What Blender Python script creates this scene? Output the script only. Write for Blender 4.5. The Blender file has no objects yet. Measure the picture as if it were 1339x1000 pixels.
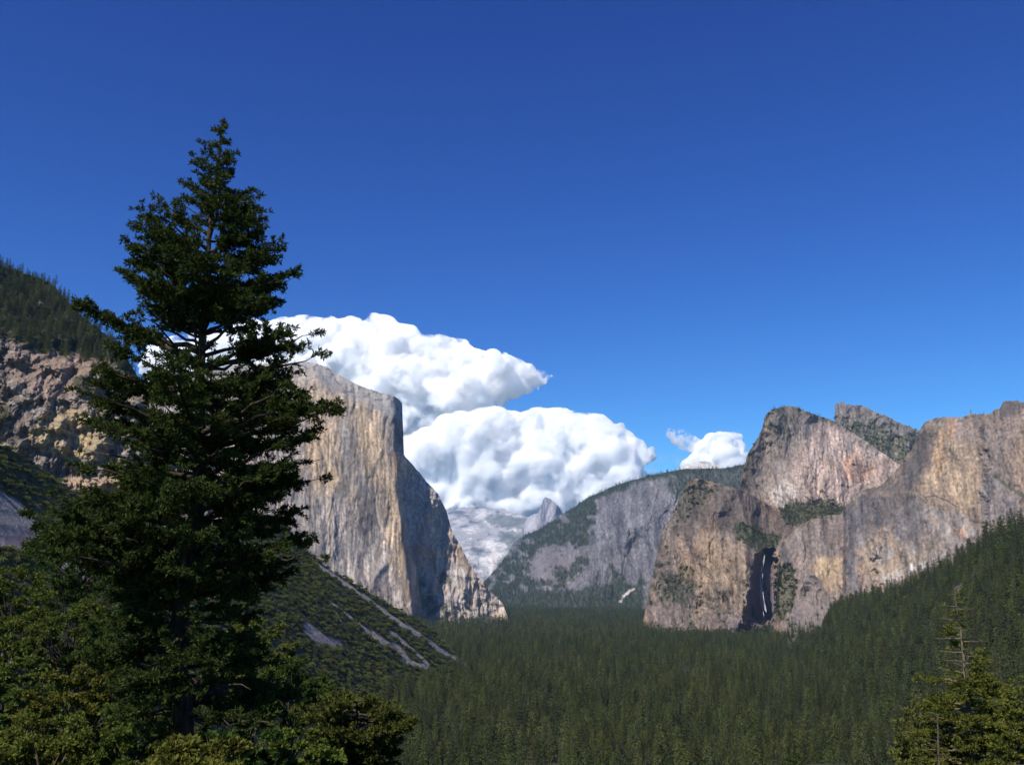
import bpy, math, random
import numpy as np
from mathutils import Vector, Matrix

# ---------------------------------------------------------------- camera, sky, sun, exposure
SC = bpy.context.scene
COL = SC.collection
FPX = 1240.0                       # focal length in pixels of a 1339 px wide frame
TH = math.atan(268.0 / FPX)        # camera looks up by this much; the horizon is at row 768
cam_d = bpy.data.cameras.new('camera')
cam = bpy.data.objects.new('camera', cam_d); COL.objects.link(cam)
cam_d.sensor_width = 36.0
cam_d.lens = 36.0 * FPX / 1339.0
cam_d.clip_start = 0.1; cam_d.clip_end = 120000.0
cam.location = (0, 0, 0)
cam.rotation_euler = (math.pi / 2 + TH, 0, 0)
SC.camera = cam

HAZE = 1.6e-5
SUN_AZ = math.radians(215.0)       # clockwise from +Y: behind the camera, to its left
SUN_EL = math.radians(47.0)
world = bpy.data.worlds.new('World'); SC.world = world
world.use_nodes = True
wn = world.node_tree.nodes; wl = world.node_tree.links
bg = wn['Background']
sky = wn.new('ShaderNodeTexSky'); sky.sky_type = 'NISHITA'; sky.sun_disc = False
sky.sun_elevation = SUN_EL; sky.sun_rotation = SUN_AZ
sky.altitude = 3200.0; sky.air_density = 1.15; sky.dust_density = 0.0; sky.ozone_density = 3.0
# the photograph's saturated blues: a power and a gain for each channel of the sky
_k = wn.new('ShaderNodeVectorMath'); _k.operation = 'SCALE'; _k.inputs['Scale'].default_value = 0.0631
wl.new(sky.outputs[0], _k.inputs[0])
_sep = wn.new('ShaderNodeSeparateColor'); wl.new(_k.outputs[0], _sep.inputs[0]); _cmb = wn.new('ShaderNodeCombineColor')
for _i, (_gm, _gn) in enumerate(((2.1, 4.5), (1.8, 4.6), (1.25, 2.95))):
    _m0 = wn.new('ShaderNodeMath'); _m0.operation = 'MINIMUM'; _m0.inputs[1].default_value = 0.5
    _p = wn.new('ShaderNodeMath'); _p.operation = 'POWER'; _p.inputs[1].default_value = _gm
    _m1 = wn.new('ShaderNodeMath'); _m1.operation = 'MULTIPLY'; _m1.inputs[1].default_value = _gn / 0.132
    wl.new(_sep.outputs[_i], _m0.inputs[0]); wl.new(_m0.outputs[0], _p.inputs[0]); wl.new(_p.outputs[0], _m1.inputs[0]); wl.new(_m1.outputs[0], _cmb.inputs[_i])
wl.new(_cmb.outputs[0], bg.inputs[0]); bg.inputs[1].default_value = 0.1
sd = bpy.data.lights.new('sun', 'SUN'); sd.energy = 4.3; sd.angle = math.radians(0.5)
sd.color = (1.0, 0.95, 0.88)
sun = bpy.data.objects.new('sun', sd); COL.objects.link(sun)
SDIR = Vector((math.cos(SUN_EL) * math.sin(SUN_AZ), math.cos(SUN_EL) * math.cos(SUN_AZ), math.sin(SUN_EL)))
sun.rotation_euler = SDIR.to_track_quat('Z', 'Y').to_euler()
vs = SC.view_settings
vs.view_transform = 'Standard'; vs.look = 'None'; vs.exposure = 0.4; vs.gamma = 1.0; vs.use_curve_mapping = False
cy = SC.cycles
cy.diffuse_bounces = 2; cy.glossy_bounces = 1; cy.transmission_bounces = 3
cy.transparent_max_bounces = 8; cy.volume_bounces = 40; cy.max_bounces = 40
cy.use_adaptive_sampling = True; cy.adaptive_threshold = 0.015; cy.use_denoising = True

# ---------------------------------------------------------------- helpers
rng = np.random.default_rng(7)
random.seed(7)
_perm = np.random.default_rng(3).permutation(256).astype(np.int32)
_perm = np.concatenate([_perm, _perm])
_g = np.random.default_rng(5).normal(size=(256, 3)).astype(np.float32)
_g /= np.linalg.norm(_g, axis=1)[:, None]

def pn(x, y, z=0.0):
    """gradient noise, about -0.6..0.6"""
    x = np.asarray(x, np.float32); y = np.asarray(y, np.float32); z = np.asarray(z, np.float32)
    x, y, z = np.broadcast_arrays(x, y, z)
    xi = np.floor(x).astype(np.int32); yi = np.floor(y).astype(np.int32); zi = np.floor(z).astype(np.int32)
    xf = x - xi; yf = y - yi; zf = z - zi
    u = xf * xf * (3 - 2 * xf); v = yf * yf * (3 - 2 * yf); w = zf * zf * (3 - 2 * zf)
    xi &= 255; yi &= 255; zi &= 255
    def gr(a, b, c, dx, dy, dz):
        h = _perm[(_perm[(_perm[(xi + a) & 255] + yi + b) & 255] + zi + c) & 255]
        g = _g[h]
        return g[..., 0] * dx + g[..., 1] * dy + g[..., 2] * dz
    a = gr(0, 0, 0, xf, yf, zf); b = gr(1, 0, 0, xf - 1, yf, zf)
    c = gr(0, 1, 0, xf, yf - 1, zf); d = gr(1, 1, 0, xf - 1, yf - 1, zf)
    e = gr(0, 0, 1, xf, yf, zf - 1); f = gr(1, 0, 1, xf - 1, yf, zf - 1)
    g = gr(0, 1, 1, xf, yf - 1, zf - 1); h = gr(1, 1, 1, xf - 1, yf - 1, zf - 1)
    p = a + u * (b - a); q = c + u * (d - c); r = e + u * (f - e); s = g + u * (h - g)
    k = p + v * (q - p); l = r + v * (s - r)
    return k + w * (l - k)

def fbm(x, y, z=0.0, o=4, gain=0.5):
    t = 0; a = 1.0; f = 1.0
    for i in range(o):
        t = t + a * pn(x * f + 17.3 * i, y * f - 9.1 * i, z * f + 5.7 * i); a *= gain; f *= 2.03
    return t
def ridged(x, y, z=0.0, o=3):
    t = 0; a = 1.0; f = 1.0
    for i in range(o):
        t = t + a * (1 - np.abs(pn(x * f + 3.3 * i, y * f + 8.1 * i, z * f) * 2.4)); a *= 0.5; f *= 2.1
    return t / 1.75
def sstep(a, b, x):
    t = np.clip((x - a) / (b - a), 0, 1); return t * t * (3 - 2 * t)

def ray(px, py):
    """direction with unit Y through a pixel of the 1339x1000 frame"""
    x = (np.asarray(px, float) - 669.5) / FPX; v = (500.0 - np.asarray(py, float)) / FPX
    c, s = math.cos(TH), math.sin(TH)
    dy = c - v * s; dz = s + v * c
    return x / dy, dz / dy
def at(px, py, D):
    a, b = ray(px, py)
    return np.stack([a * D, np.broadcast_to(np.asarray(D, float), np.shape(a)) * 1.0, b * D], -1)
def atv(px, py, D):
    return Vector(at(px, py, D).tolist())

def tag(o, label=None, cat=None, group=None, kind=None):
    if label: o['label'] = label
    if cat: o['category'] = cat
    if group: o['group'] = group
    if kind: o['kind'] = kind
    return o
def link(o, parent=None):
    COL.objects.link(o)
    if parent is not None: o.parent = parent
    return o
def empty(name, loc=(0, 0, 0), rz=0.0):
    o = bpy.data.objects.new(name, None); o.location = loc; o.rotation_euler = (0, 0, rz)
    o.empty_display_size = 1.0
    return link(o)
def mesh_np(name, V, F, mat=None, smooth=False, attrs=None, link_it=True, parent=None):
    """F: array of quads or triangles, all the same size"""
    V = np.ascontiguousarray(V, np.float32); F = np.ascontiguousarray(F, np.int32)
    me = bpy.data.meshes.new(name)
    me.vertices.add(len(V)); me.vertices.foreach_set('co', V.ravel())
    k = F.shape[1]
    me.loops.add(F.size); me.loops.foreach_set('vertex_index', F.ravel())
    me.polygons.add(len(F))
    me.polygons.foreach_set('loop_start', np.arange(0, F.size, k, dtype=np.int32))
    me.polygons.foreach_set('loop_total', np.full(len(F), k, np.int32))
    me.update(calc_edges=True)
    if smooth: me.polygons.foreach_set('use_smooth', np.ones(len(F), bool))
    for an, (dom, typ, arr) in (attrs or {}).items():
        at_ = me.attributes.new(an, typ, dom)
        key = {'FLOAT_COLOR': 'color', 'FLOAT': 'value', 'FLOAT_VECTOR': 'vector', 'INT': 'value'}[typ]
        at_.data.foreach_set(key, np.ascontiguousarray(arr, np.int32 if typ == 'INT' else np.float32).ravel())
    if mat: me.materials.append(mat)
    me.validate()
    o = bpy.data.objects.new(name, me)
    if link_it: link(o, parent)
    return o

def poly_sd(px, py, pts):
    """signed distance in pixels to a polygon, positive inside"""
    pts = np.array(pts, float); n = len(pts)
    d2 = np.full(np.shape(px), 1e18); ins = np.zeros(np.shape(px), bool)
    for i in range(n):
        a = pts[i]; b = pts[(i + 1) % n]; e = b - a
        wx = px - a[0]; wy = py - a[1]
        t = np.clip((wx * e[0] + wy * e[1]) / max(e @ e, 1e-9), 0, 1)
        d2 = np.minimum(d2, (wx - e[0] * t) ** 2 + (wy - e[1] * t) ** 2)
        c = ((a[1] <= py) & (b[1] > py)) | ((b[1] <= py) & (a[1] > py))
        xx = a[0] + (py - a[1]) * e[0] / (e[1] if abs(e[1]) > 1e-9 else 1e-9)
        ins ^= c & (px < xx)
    d = np.sqrt(d2)
    return np.where(ins, d, -d)
def line_d(px, py, pts):
    pts = np.array(pts, float); d2 = np.full(np.shape(px), 1e18)
    for i in range(len(pts) - 1):
        a = pts[i]; e = pts[i + 1] - a
        wx = px - a[0]; wy = py - a[1]
        t = np.clip((wx * e[0] + wy * e[1]) / (e @ e), 0, 1)
        d2 = np.minimum(d2, (wx - e[0] * t) ** 2 + (wy - e[1] * t) ** 2)
    return np.sqrt(d2)
def tps(pts):
    """thin-plate fit of 1/D over image coordinates (a plane in space is linear in it)"""
    p = np.array([(a / 200.0, b / 200.0) for a, b, _ in pts]); f = np.array([1.0 / c for _, _, c in pts])
    n = len(p); r2 = ((p[:, None] - p[None]) ** 2).sum(-1)
    K = 0.5 * r2 * np.log(r2 + 1e-9) + np.eye(n) * 1e-3
    A = np.zeros((n + 3, n + 3)); A[:n, :n] = K; A[:n, n] = 1; A[:n, n + 1:] = p; A[n, :n] = 1; A[n + 1:, :n] = p.T
    w = np.linalg.solve(A, np.concatenate([f, np.zeros(3)]))
    def ev(x, y):
        x = x / 200.0; y = y / 200.0
        o = w[n] + w[n + 1] * x + w[n + 2] * y
        for i in range(n):
            q = (x - p[i, 0]) ** 2 + (y - p[i, 1]) ** 2
            o = o + w[i] * 0.5 * q * np.log(q + 1e-9)
        return 1.0 / np.maximum(o, 1e-6)
    return ev

# ---------------------------------------------------------------- materials
def new_mat(name):
    m = bpy.data.materials.new(name); m.use_nodes = True
    nt = m.node_tree; b = nt.nodes['Principled BSDF']
    b.inputs['Specular IOR Level'].default_value = 0.15
    return m, nt, b
def rock_mat(name, scale=0.05, bump=1.0, dist=6.0, rough=0.9):
    """albedo from the vertex attribute 'col', with finer mottling, cracks and relief in object space"""
    m, nt, b = new_mat(name); N = nt.nodes; L = nt.links
    b.inputs['Roughness'].default_value = rough
    a = N.new('ShaderNodeAttribute'); a.attribute_name = 'col'
    tc = N.new('ShaderNodeTexCoord')
    mp = N.new('ShaderNodeMapping'); mp.inputs['Scale'].default_value = (1, 1, 0.3)
    L.new(tc.outputs['Object'], mp.inputs[0])
    n1 = N.new('ShaderNodeTexNoise'); n1.inputs['Scale'].default_value = scale; n1.inputs['Detail'].default_value = 6; n1.inputs['Roughness'].default_value = 0.65
    L.new(mp.outputs[0], n1.inputs['Vector'])
    r = N.new('ShaderNodeMapRange'); r.inputs[1].default_value = 0.3; r.inputs[2].default_value = 0.7; r.inputs[3].default_value = 0.72; r.inputs[4].default_value = 1.28
    L.new(n1.outputs[0], r.inputs[0])
    mul = N.new('ShaderNodeVectorMath'); mul.operation = 'MULTIPLY'
    L.new(a.outputs['Color'], mul.inputs[0]); L.new(r.outputs[0], mul.inputs[1])
    L.new(mul.outputs[0], b.inputs['Base Color'])
    n2 = N.new('ShaderNodeTexNoise'); n2.inputs['Scale'].default_value = scale * 1.7; n2.inputs['Detail'].default_value = 5; n2.inputs['Roughness'].default_value = 0.7
    L.new(mp.outputs[0], n2.inputs['Vector'])
    bp = N.new('ShaderNodeBump'); bp.inputs['Strength'].default_value = bump; bp.inputs['Distance'].default_value = dist
    L.new(n2.outputs[0], bp.inputs['Height']); L.new(bp.outputs[0], b.inputs['Normal'])
    return m
def leaf_mat(name, c1, c2, var=0.35, transl=0.25, attr=None, hue=0.03):
    """foliage: two greens mixed per leaf cluster, a different tone for every tree"""
    m, nt, b = new_mat(name); N = nt.nodes; L = nt.links
    out = [n for n in N if n.type == 'OUTPUT_MATERIAL'][0]
    geo = N.new('ShaderNodeNewGeometry'); oi = N.new('ShaderNodeObjectInfo')
    mx = N.new('ShaderNodeMix'); mx.data_type = 'RGBA'
    mx.inputs[6].default_value = (*c1, 1); mx.inputs[7].default_value = (*c2, 1)
    L.new(geo.outputs['Random Per Island'], mx.inputs[0])
    hs = N.new('ShaderNodeHueSaturation')
    mr = N.new('ShaderNodeMapRange'); mr.inputs[3].default_value = 1 - var; mr.inputs[4].default_value = 1 + var
    L.new(oi.outputs['Random'], mr.inputs[0]); L.new(mr.outputs[0], hs.inputs['Value'])
    m2 = N.new('ShaderNodeMath'); m2.operation = 'MULTIPLY'; m2.inputs[1].default_value = 17.31
    m3 = N.new('ShaderNodeMath'); m3.operation = 'FRACT'
    L.new(oi.outputs['Random'], m2.inputs[0]); L.new(m2.outputs[0], m3.inputs[0])
    mh = N.new('ShaderNodeMapRange'); mh.inputs[3].default_value = 0.5 - hue; mh.inputs[4].default_value = 0.5 + hue * 0.6
    L.new(m3.outputs[0], mh.inputs[0]); L.new(mh.outputs[0], hs.inputs['Hue'])
    L.new(mx.outputs[2], hs.inputs['Color'])
    df = N.new('ShaderNodeBsdfDiffuse'); tr = N.new('ShaderNodeBsdfTranslucent'); ms = N.new('ShaderNodeMixShader')
    ms.inputs[0].default_value = transl
    L.new(hs.outputs[0], df.inputs[0]); L.new(hs.outputs[0], tr.inputs[0])
    L.new(df.outputs[0], ms.inputs[1]); L.new(tr.outputs[0], ms.inputs[2]); L.new(ms.outputs[0], out.inputs[0])
    N.remove(b)
    return m
def bark_mat(name, c1, c2, scale=6.0):
    m, nt, b = new_mat(name); N = nt.nodes; L = nt.links
    tc = N.new('ShaderNodeTexCoord'); mp = N.new('ShaderNodeMapping'); mp.inputs['Scale'].default_value = (1, 1, 0.15)
    L.new(tc.outputs['Object'], mp.inputs[0])
    n1 = N.new('ShaderNodeTexNoise'); n1.inputs['Scale'].default_value = scale; n1.inputs['Detail'].default_value = 5
    L.new(mp.outputs[0], n1.inputs['Vector'])
    cr = N.new('ShaderNodeValToRGB'); cr.color_ramp.elements[0].position = 0.35; cr.color_ramp.elements[1].position = 0.65
    cr.color_ramp.elements[0].color = (*c1, 1); cr.color_ramp.elements[1].color = (*c2, 1)
    L.new(n1.outputs[0], cr.inputs[0]); L.new(cr.outputs[0], b.inputs['Base Color'])
    bp = N.new('ShaderNodeBump'); bp.inputs['Strength'].default_value = 0.8; bp.inputs['Distance'].default_value = 0.05
    L.new(n1.outputs[0], bp.inputs['Height']); L.new(bp.outputs[0], b.inputs['Normal'])
    b.inputs['Roughness'].default_value = 0.95
    return m

M_ROCK = rock_mat('granite', 0.05, 0.7, 6.0)
M_FAR = rock_mat('far_granite', 0.008, 0.9, 40.0)
M_SLOPE = rock_mat('slope_soil', 0.12, 0.9, 1.5)
M_NEEDLE = leaf_mat('needles', (0.038, 0.054, 0.016), (0.090, 0.112, 0.028), 0.5)
M_BRUSH = leaf_mat('brush_leaves', (0.060, 0.078, 0.018), (0.14, 0.15, 0.038), 0.45)
M_HERO = leaf_mat('fir_needles', (0.022, 0.037, 0.012), (0.080, 0.098, 0.024), 0.0, 0.3)
M_GOLD = leaf_mat('yellow_green_needles', (0.065, 0.090, 0.016), (0.15, 0.17, 0.032), 0.1, 0.3)
M_OAK = leaf_mat('oak_leaves', (0.032, 0.055, 0.014), (0.075, 0.10, 0.024), 0.25, 0.3)
M_BARK = bark_mat('bark', (0.03, 0.022, 0.017), (0.085, 0.065, 0.05))
M_SNAG = bark_mat('bleached_bark', (0.09, 0.07, 0.045), (0.20, 0.16, 0.105), 9.0)

# ---------------------------------------------------------------- landforms
SCATTER = []       # (name, P grid, tree mask grid, brush mask grid)
def vstreak(P, a=25.0, b=600.0, o=4):
    return fbm(lat(P) / a + 0.15 * fbm(lat(P) / 300, P[..., 2] / 300, 0, 2), P[..., 2] / b, 0, o)
def mixc(a, b, t):
    t = np.asarray(t)[..., None]; return a * (1 - t) + np.asarray(b, float) * t

def relief(name, skyl, bott, depth, disp, paint, mat, step=1.0, rows=None, back=700.0, jag=1.5, jagf=0.12, label=None, cat=None, jags=0, flat=True):
    skyl = np.array(skyl, float); bott = np.array(bott, float)
    x0, x1 = skyl[0, 0], skyl[-1, 0]
    nx = int((x1 - x0) / step) + 1
    X = np.linspace(x0, x1, nx)
    top = np.interp(X, skyl[:, 0], skyl[:, 1]); bot = np.interp(X, bott[:, 0], bott[:, 1])
    top = top + jag * (fbm(X * jagf, 3.7, jags, 4, 0.6)) * 1.6
    bot = np.maximum(bot, top + 2)
    ny = rows or int((bot - top).max() / step)
    v = np.linspace(0, 1, ny)[:, None]
    PX = np.broadcast_to(X, (ny, nx)); PY = top[None] + v * (bot - top)[None]
    ev = tps(depth); D = ev(PX, PY)
    P = at(PX, PY, D)
    amp = np.minimum(1, (v * ny) / 3.0)
    dd = disp(PX, PY, P)
    D2 = D + dd
    P = at(PX, PY, D2)
    col, tree, brush = paint(PX, PY, P)
    SCATTER.append((name, P, tree, brush))
    # top runs back as a plateau, then a rear wall: a closed body
    tz = P[0, :, 2]; ty = P[0, :, 1]
    rings = []
    for k in (0.15, 0.45, 1.0):
        Q = P[0].copy(); Q[:, 1] += back * k
        s = Q[:, 1] / ty
        Q[:, 0] *= s                       # the body widens away from the view, as these massifs do
        zz = np.minimum(tz - 0.04 * back * k, tz * s - 0.01 * back * k)
        Q[:, 2] = zz + fbm(Q[:, 0] / 90, Q[:, 1] / 90, 1, 3) * 4 * 0
        rings.append(Q)
    Q = rings[-1].copy(); Q[:, 2] = P[-1, :, 2]; rings.append(Q)
    low = P[-1:].copy(); low[..., 2] -= 90.0; rings[-1][:, 2] -= 90.0
    G = np.concatenate([np.stack(rings[::-1]), P, low], 0)
    C = np.concatenate([np.repeat(col[:1], 4, 0), col, col[-1:]], 0)
    n0, n1 = G.shape[:2]
    idx = np.arange(n0 * n1).reshape(n0, n1)
    q = np.stack([idx[:-1, :-1], idx[1:, :-1], idx[1:, 1:], idx[:-1, 1:]], -1).reshape(-1, 4)
    b = np.stack([idx[-1, :-1], idx[0, :-1], idx[0, 1:], idx[-1, 1:]], -1).reshape(-1, 4)
    ring_l = idx[:, 0]; ring_r = idx[:, -1]
    V = G.reshape(-1, 3); CC = C.reshape(-1, 3)
    # side caps as fans about a centre
    cl = V[ring_l].mean(0); cr = V[ring_r].mean(0)
    nv = len(V); V = np.concatenate([V, [cl, cr]]); CC = np.concatenate([CC, CC[[ring_l[5], ring_r[5]]]])
    def fan(r, c, flip):
        a = r; b_ = np.roll(r, -1)
        m = np.stack([a, b_, np.full(len(r), c)] if flip else [b_, a, np.full(len(r), c)], -1)
        return m
    T = np.concatenate([fan(ring_l, nv, False), fan(ring_r, nv + 1, True)])
    Q4 = np.concatenate([q, b])
    me = bpy.data.meshes.new(name)
    me.vertices.add(len(V)); me.vertices.foreach_set('co', V.astype(np.float32).ravel())
    nl = Q4.size + T.size
    me.loops.add(nl); me.loops.foreach_set('vertex_index', np.concatenate([Q4.ravel(), T.ravel()]).astype(np.int32))
    me.polygons.add(len(Q4) + len(T))
    st = np.concatenate([np.arange(len(Q4)) * 4, Q4.size + np.arange(len(T)) * 3]).astype(np.int32)
    me.polygons.foreach_set('loop_start', st)
    me.polygons.foreach_set('loop_total', np.concatenate([np.full(len(Q4), 4), np.full(len(T), 3)]).astype(np.int32))
    me.update(calc_edges=True)
    ca = me.attributes.new('col', 'FLOAT_COLOR', 'POINT')
    ca.data.foreach_set('color', np.concatenate([CC, np.ones((len(CC), 1))], 1).astype(np.float32).ravel())
    me.materials.append(mat)
    o = bpy.data.objects.new(name, me); link(o)
    tag(o, label, cat, None, 'structure')
    return o

def lat(P):
    """distance along the face of a landform"""
    return P[..., 0] / P[..., 1] * P[..., 1].mean()
def crack(a, b, c=0.0, w=9.0):
    """thin fissures along the zero lines of a noise"""
    return np.clip(1 - np.abs(pn(a, b, c)) * w, 0, 1)
def rock_disp(big=60, rib=14, fine=3.5, ledge=0.0, s=1.0, seed=0.0, bl=400.0, rag=1.0, aniso=2.0):
    """large bays and prows, craggy fractal relief a little taller than wide, sparse fissures"""
    def f(PX, PY, P):
        z = P[..., 2]; h = lat(P)
        d = big * fbm(h / bl + seed, z / (bl * 1.8), seed, 3)
        wob = 0.5 * fbm(h / (160 * s), z / (200 * s), seed + 1, 3)
        d = d + fine * 10 * rag * fbm(h / (85 * s) + wob, z / (85 * s * aniso), seed + 5, 6, 0.54)
        d = d + big * 0.45 * np.abs(fbm(h / (bl * 0.42) + 3 + wob * 0.5, z / (bl * 1.1), seed + 8, 3)) * 2
        m1 = sstep(-0.05, 0.25, fbm(h / (150 * s), z / (230 * s), seed + 21, 3))
        m2 = sstep(0.0, 0.25, fbm(h / (90 * s), z / (120 * s), seed + 31, 3))
        d = d + rib * crack(h / (85 * s) + wob, z / (700 * s), seed, 9.0) * (0.3 + 0.7 * m1)
        d = d + rib * 0.6 * crack(h / (30 * s) + wob, z / (260 * s), seed + 1, 6.0) * m1
        d = d + rib * 0.4 * crack(h / (16 * s), z / (70 * s), seed + 2, 5.0) * m2
        if ledge:
            d = d - ledge * 1.1 * sstep(-0.1, 0.5, fbm(h / (90 * s), z / (34 * s) + 0.6 * h / (120 * s), seed + 2, 4))
        return d
    return f

TREE_G = np.array([0.030, 0.042, 0.018]); BRUSH_G = np.array([0.055, 0.062, 0.024])
GREY = np.array([0.235, 0.207, 0.186]); TAN = np.array([0.43, 0.315, 0.205]); PALE = np.array([0.44, 0.385, 0.335])
DARK = np.array([0.11, 0.105, 0.105]); RUST = np.array([0.46, 0.25, 0.14]); PINK = np.array([0.47, 0.35, 0.29])

def granite(P, tan=0.5, dark=0.4, pale=0.3, seed=0.0, s=1.0):
    x = lat(P); z = P[..., 2]
    w = 0.3 * fbm(x / (200 * s), z / (200 * s), seed + 1, 3)
    a = fbm(x / (45 * s) + w, z / (420 * s), seed, 5, 0.6)         # broad water streaks
    b = fbm(x / (150 * s) - seed, z / (220 * s), seed + 9, 4)      # patches
    c = fbm(x / (12 * s) + w * 2, z / (170 * s), seed + 3, 4, 0.6)     # thin streaks
    e = fbm(x / (26 * s), z / (34 * s), seed + 13, 5, 0.62)          # mottling
    k = np.broadcast_to(GREY, P.shape).copy()
    k = mixc(k, TAN, np.clip(sstep(-0.2, 0.45, b + 0.35 * a + 0.2 * e) * tan * 1.5, 0, 1))
    k = mixc(k, PALE, sstep(0.05, 0.5, a * 0.6 - 0.3 * b + 0.3 * c + 0.4 * e) * pale * 1.4)
    k = mixc(k, DARK * 1.2, np.clip(sstep(0.05, 0.42, -a * 0.55 - c * 0.5 - 0.35 * e + 0.1 * b) * dark * 1.4, 0, 1))
    wob = 0.5 * fbm(x / (160 * s), z / (200 * s), seed + 1, 3)
    cr = np.maximum(crack(x / (30 * s) + wob, z / (260 * s), seed + 1, 8) * 0.7, crack(x / (16 * s), z / (70 * s), seed + 2, 6) * 0.5) * sstep(-0.1, 0.25, e)
    k = k * (1 - 0.55 * cr[..., None] * (0.4 + dark))
    k = k * (1 + 0.62 * fbm(x / (9 * s), z / (13 * s), seed + 6, 4, 0.7) + 0.45 * fbm(x / (30 * s), z / (60 * s), seed + 16, 4, 0.6))[..., None]
    return np.clip(k, 0.01, 0.9)
def soft(PX, PY, pts, w=3.0, n=3.0, nf=0.08, seed=0.0):
    sd_ = poly_sd(PX, PY, pts) + n * 2 * fbm(PX * nf, PY * nf, seed, 4, 0.6)
    return sstep(-w, w, sd_)
Z0 = -150.0     # valley floor below the camera
zero = lambda PX: np.zeros(np.shape(PX))
TONE = np.array([0.90, 0.80, 0.73])
def stain_and_shade(k, P, c, m, seed=0.0):
    """rock stains and painted shading that let the streaks and mottling show through"""
    x = lat(P); z = P[..., 2]
    t = 0.9 + 0.8 * fbm(x / 16, z / 120, seed, 4, 0.6) + 0.6 * fbm(x / 8, z / 12, seed + 3, 4, 0.65)
    g = (k.mean(-1) / 0.22)[..., None]
    m = np.clip(m * 1.25 * np.clip(0.85 + 1.0 * fbm(x / 40, z / 160, seed + 7, 4, 0.6), 0, 1.1), 0, 1)[..., None]
    return k * (1 - m) + np.asarray(c, float) * t[..., None] * (0.45 + 0.5 * g) * m

# ---- el capitan-like wall: south-west face
def paint_wall(PX, PY, P):
    k = granite(P, 0.42, 0.40, 0.35, 1.0, 1.0)
    x = P[..., 0] + 0.36 * P[..., 1]; z = P[..., 2]
    # tan upper middle stripes, pale apron at the foot, grey shoulder
    k = stain_and_shade(k, P, TAN * 0.95, soft(PX, PY, [(405, 540), (440, 525), (450, 640), (420, 660), (395, 620)], 10, 10) * 0.75, 1)
    k = stain_and_shade(k, P, TAN * 1.0, soft(PX, PY, [(462, 530), (486, 535), (500, 560), (508, 640), (480, 640), (466, 600)], 8, 9) * 0.7, 2)
    k = stain_and_shade(k, P, TAN * 1.15, soft(PX, PY, [(496, 600), (528, 590), (545, 720), (552, 808), (530, 800), (500, 700)], 10, 9) * 0.8, 3)
    k = stain_and_shade(k, P, (0.40, 0.345, 0.30), soft(PX, PY, [(370, 660), (440, 640), (490, 700), (540, 805), (460, 760), (390, 720)], 16, 8) * 0.7, 4)
    k = stain_and_shade(k, P, GREY * 0.75, soft(PX, PY, [(440, 580), (465, 560), (480, 640), (500, 700), (470, 700), (448, 650)], 10, 12) * 0.75, 5)
    k = stain_and_shade(k, P, GREY * 0.8, soft(PX, PY, [(500, 530), (526, 530), (527, 590), (515, 640), (505, 600)], 6, 6) * 0.6, 6)
    k = mixc(k, DARK * 0.9, soft(PX, PY, [(463, 647), (473, 632), (480, 640), (474, 648), (468, 654)], 2.0, 1.5) * 0.75)
    hh = lat(P)
    k = k * (0.87 + 0.29 * sstep(-0.3, 0.35, vstreak(P, 13, 420)))[..., None]
    k = k * (1 - 0.5 * crack(hh / 46 + 0.4 * fbm(hh / 160, z / 200, 2, 3), z / 700, 4, 12) * sstep(-0.1, 0.25, fbm(hh / 120, z / 200, 6, 3)))[..., None]
    k = k * np.array([1.28, 1.23, 1.17])
    rim_ = sstep(34, 6, PY - np.interp(PX, [344, 414, 455, 493, 526], [474, 474, 499, 513, 528]) + 10 * fbm(PX / 14, PY / 14, 3, 3))
    k = mixc(k, (0.36, 0.345, 0.32), rim_ * 0.6)
    k = mixc(k, DARK, rim_ * sstep(0.1, 0.35, fbm(PX / 6, PY / 5, 8, 3)) * 0.8)
    tree = sstep(0.05, 0.3, fbm(x / 60, z / 30, 4, 3)) * sstep(20, 4, PY - np.interp(PX, [344, 414, 455, 493, 526], [474, 474, 499, 513, 528])) * 0.5 * (PX < 526)
    tree = tree + soft(PX, PY, [(380, 700), (430, 735), (500, 775), (556, 800), (556, 815), (480, 790), (380, 730)], 3, 4) * 0.5
    return k, tree, zero(PX)
wall_disp0 = rock_disp(38, 10, 1.3, 0, 0.9, 1.0, 420, 0.75, 2.2)
def wall_disp(PX, PY, P):
    d = wall_disp0(PX, PY, P)
    # rounded nose edge turning away, broken rim
    e = np.interp(PY, [528, 564, 602, 648, 693, 773, 803], [526, 527, 528, 531.5, 537, 548.5, 552])
    d = d + 160 * sstep(16, 0, e - PX) ** 2
    rim = np.interp(PX, [344, 414, 455, 493, 526], [474, 474, 499, 513, 528])
    return d + 130 * sstep(26, 0, PY - rim)
relief('granite_monolith', [(150, 512), (200, 500), (250, 488), (300, 478), (344, 475), (400, 473.5), (414, 475), (428, 480), (455, 497), (478, 507), (493, 512), (510, 516), (520, 520.5), (526, 527), (527, 562), (528.5, 602), (531.5, 648), (537, 693), (542, 731), (548.5, 773), (552, 803)],
       [(150, 700), (375, 720), (404, 742), (429, 765), (482, 795), (552, 820)],
       [(150, 500, 3500), (150, 700, 3350), (344, 475, 3900), (344, 700, 3500), (440, 495, 4000), (440, 700, 3720), (526, 530, 4050), (530, 650, 3950), (552, 805, 3850)],
       wall_disp, paint_wall, M_ROCK, 0.9, 380, 900, 0.9, 0.15,
       'huge sheer granite monolith with tan and grey streaks rising left of the valley', 'cliff')

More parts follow.
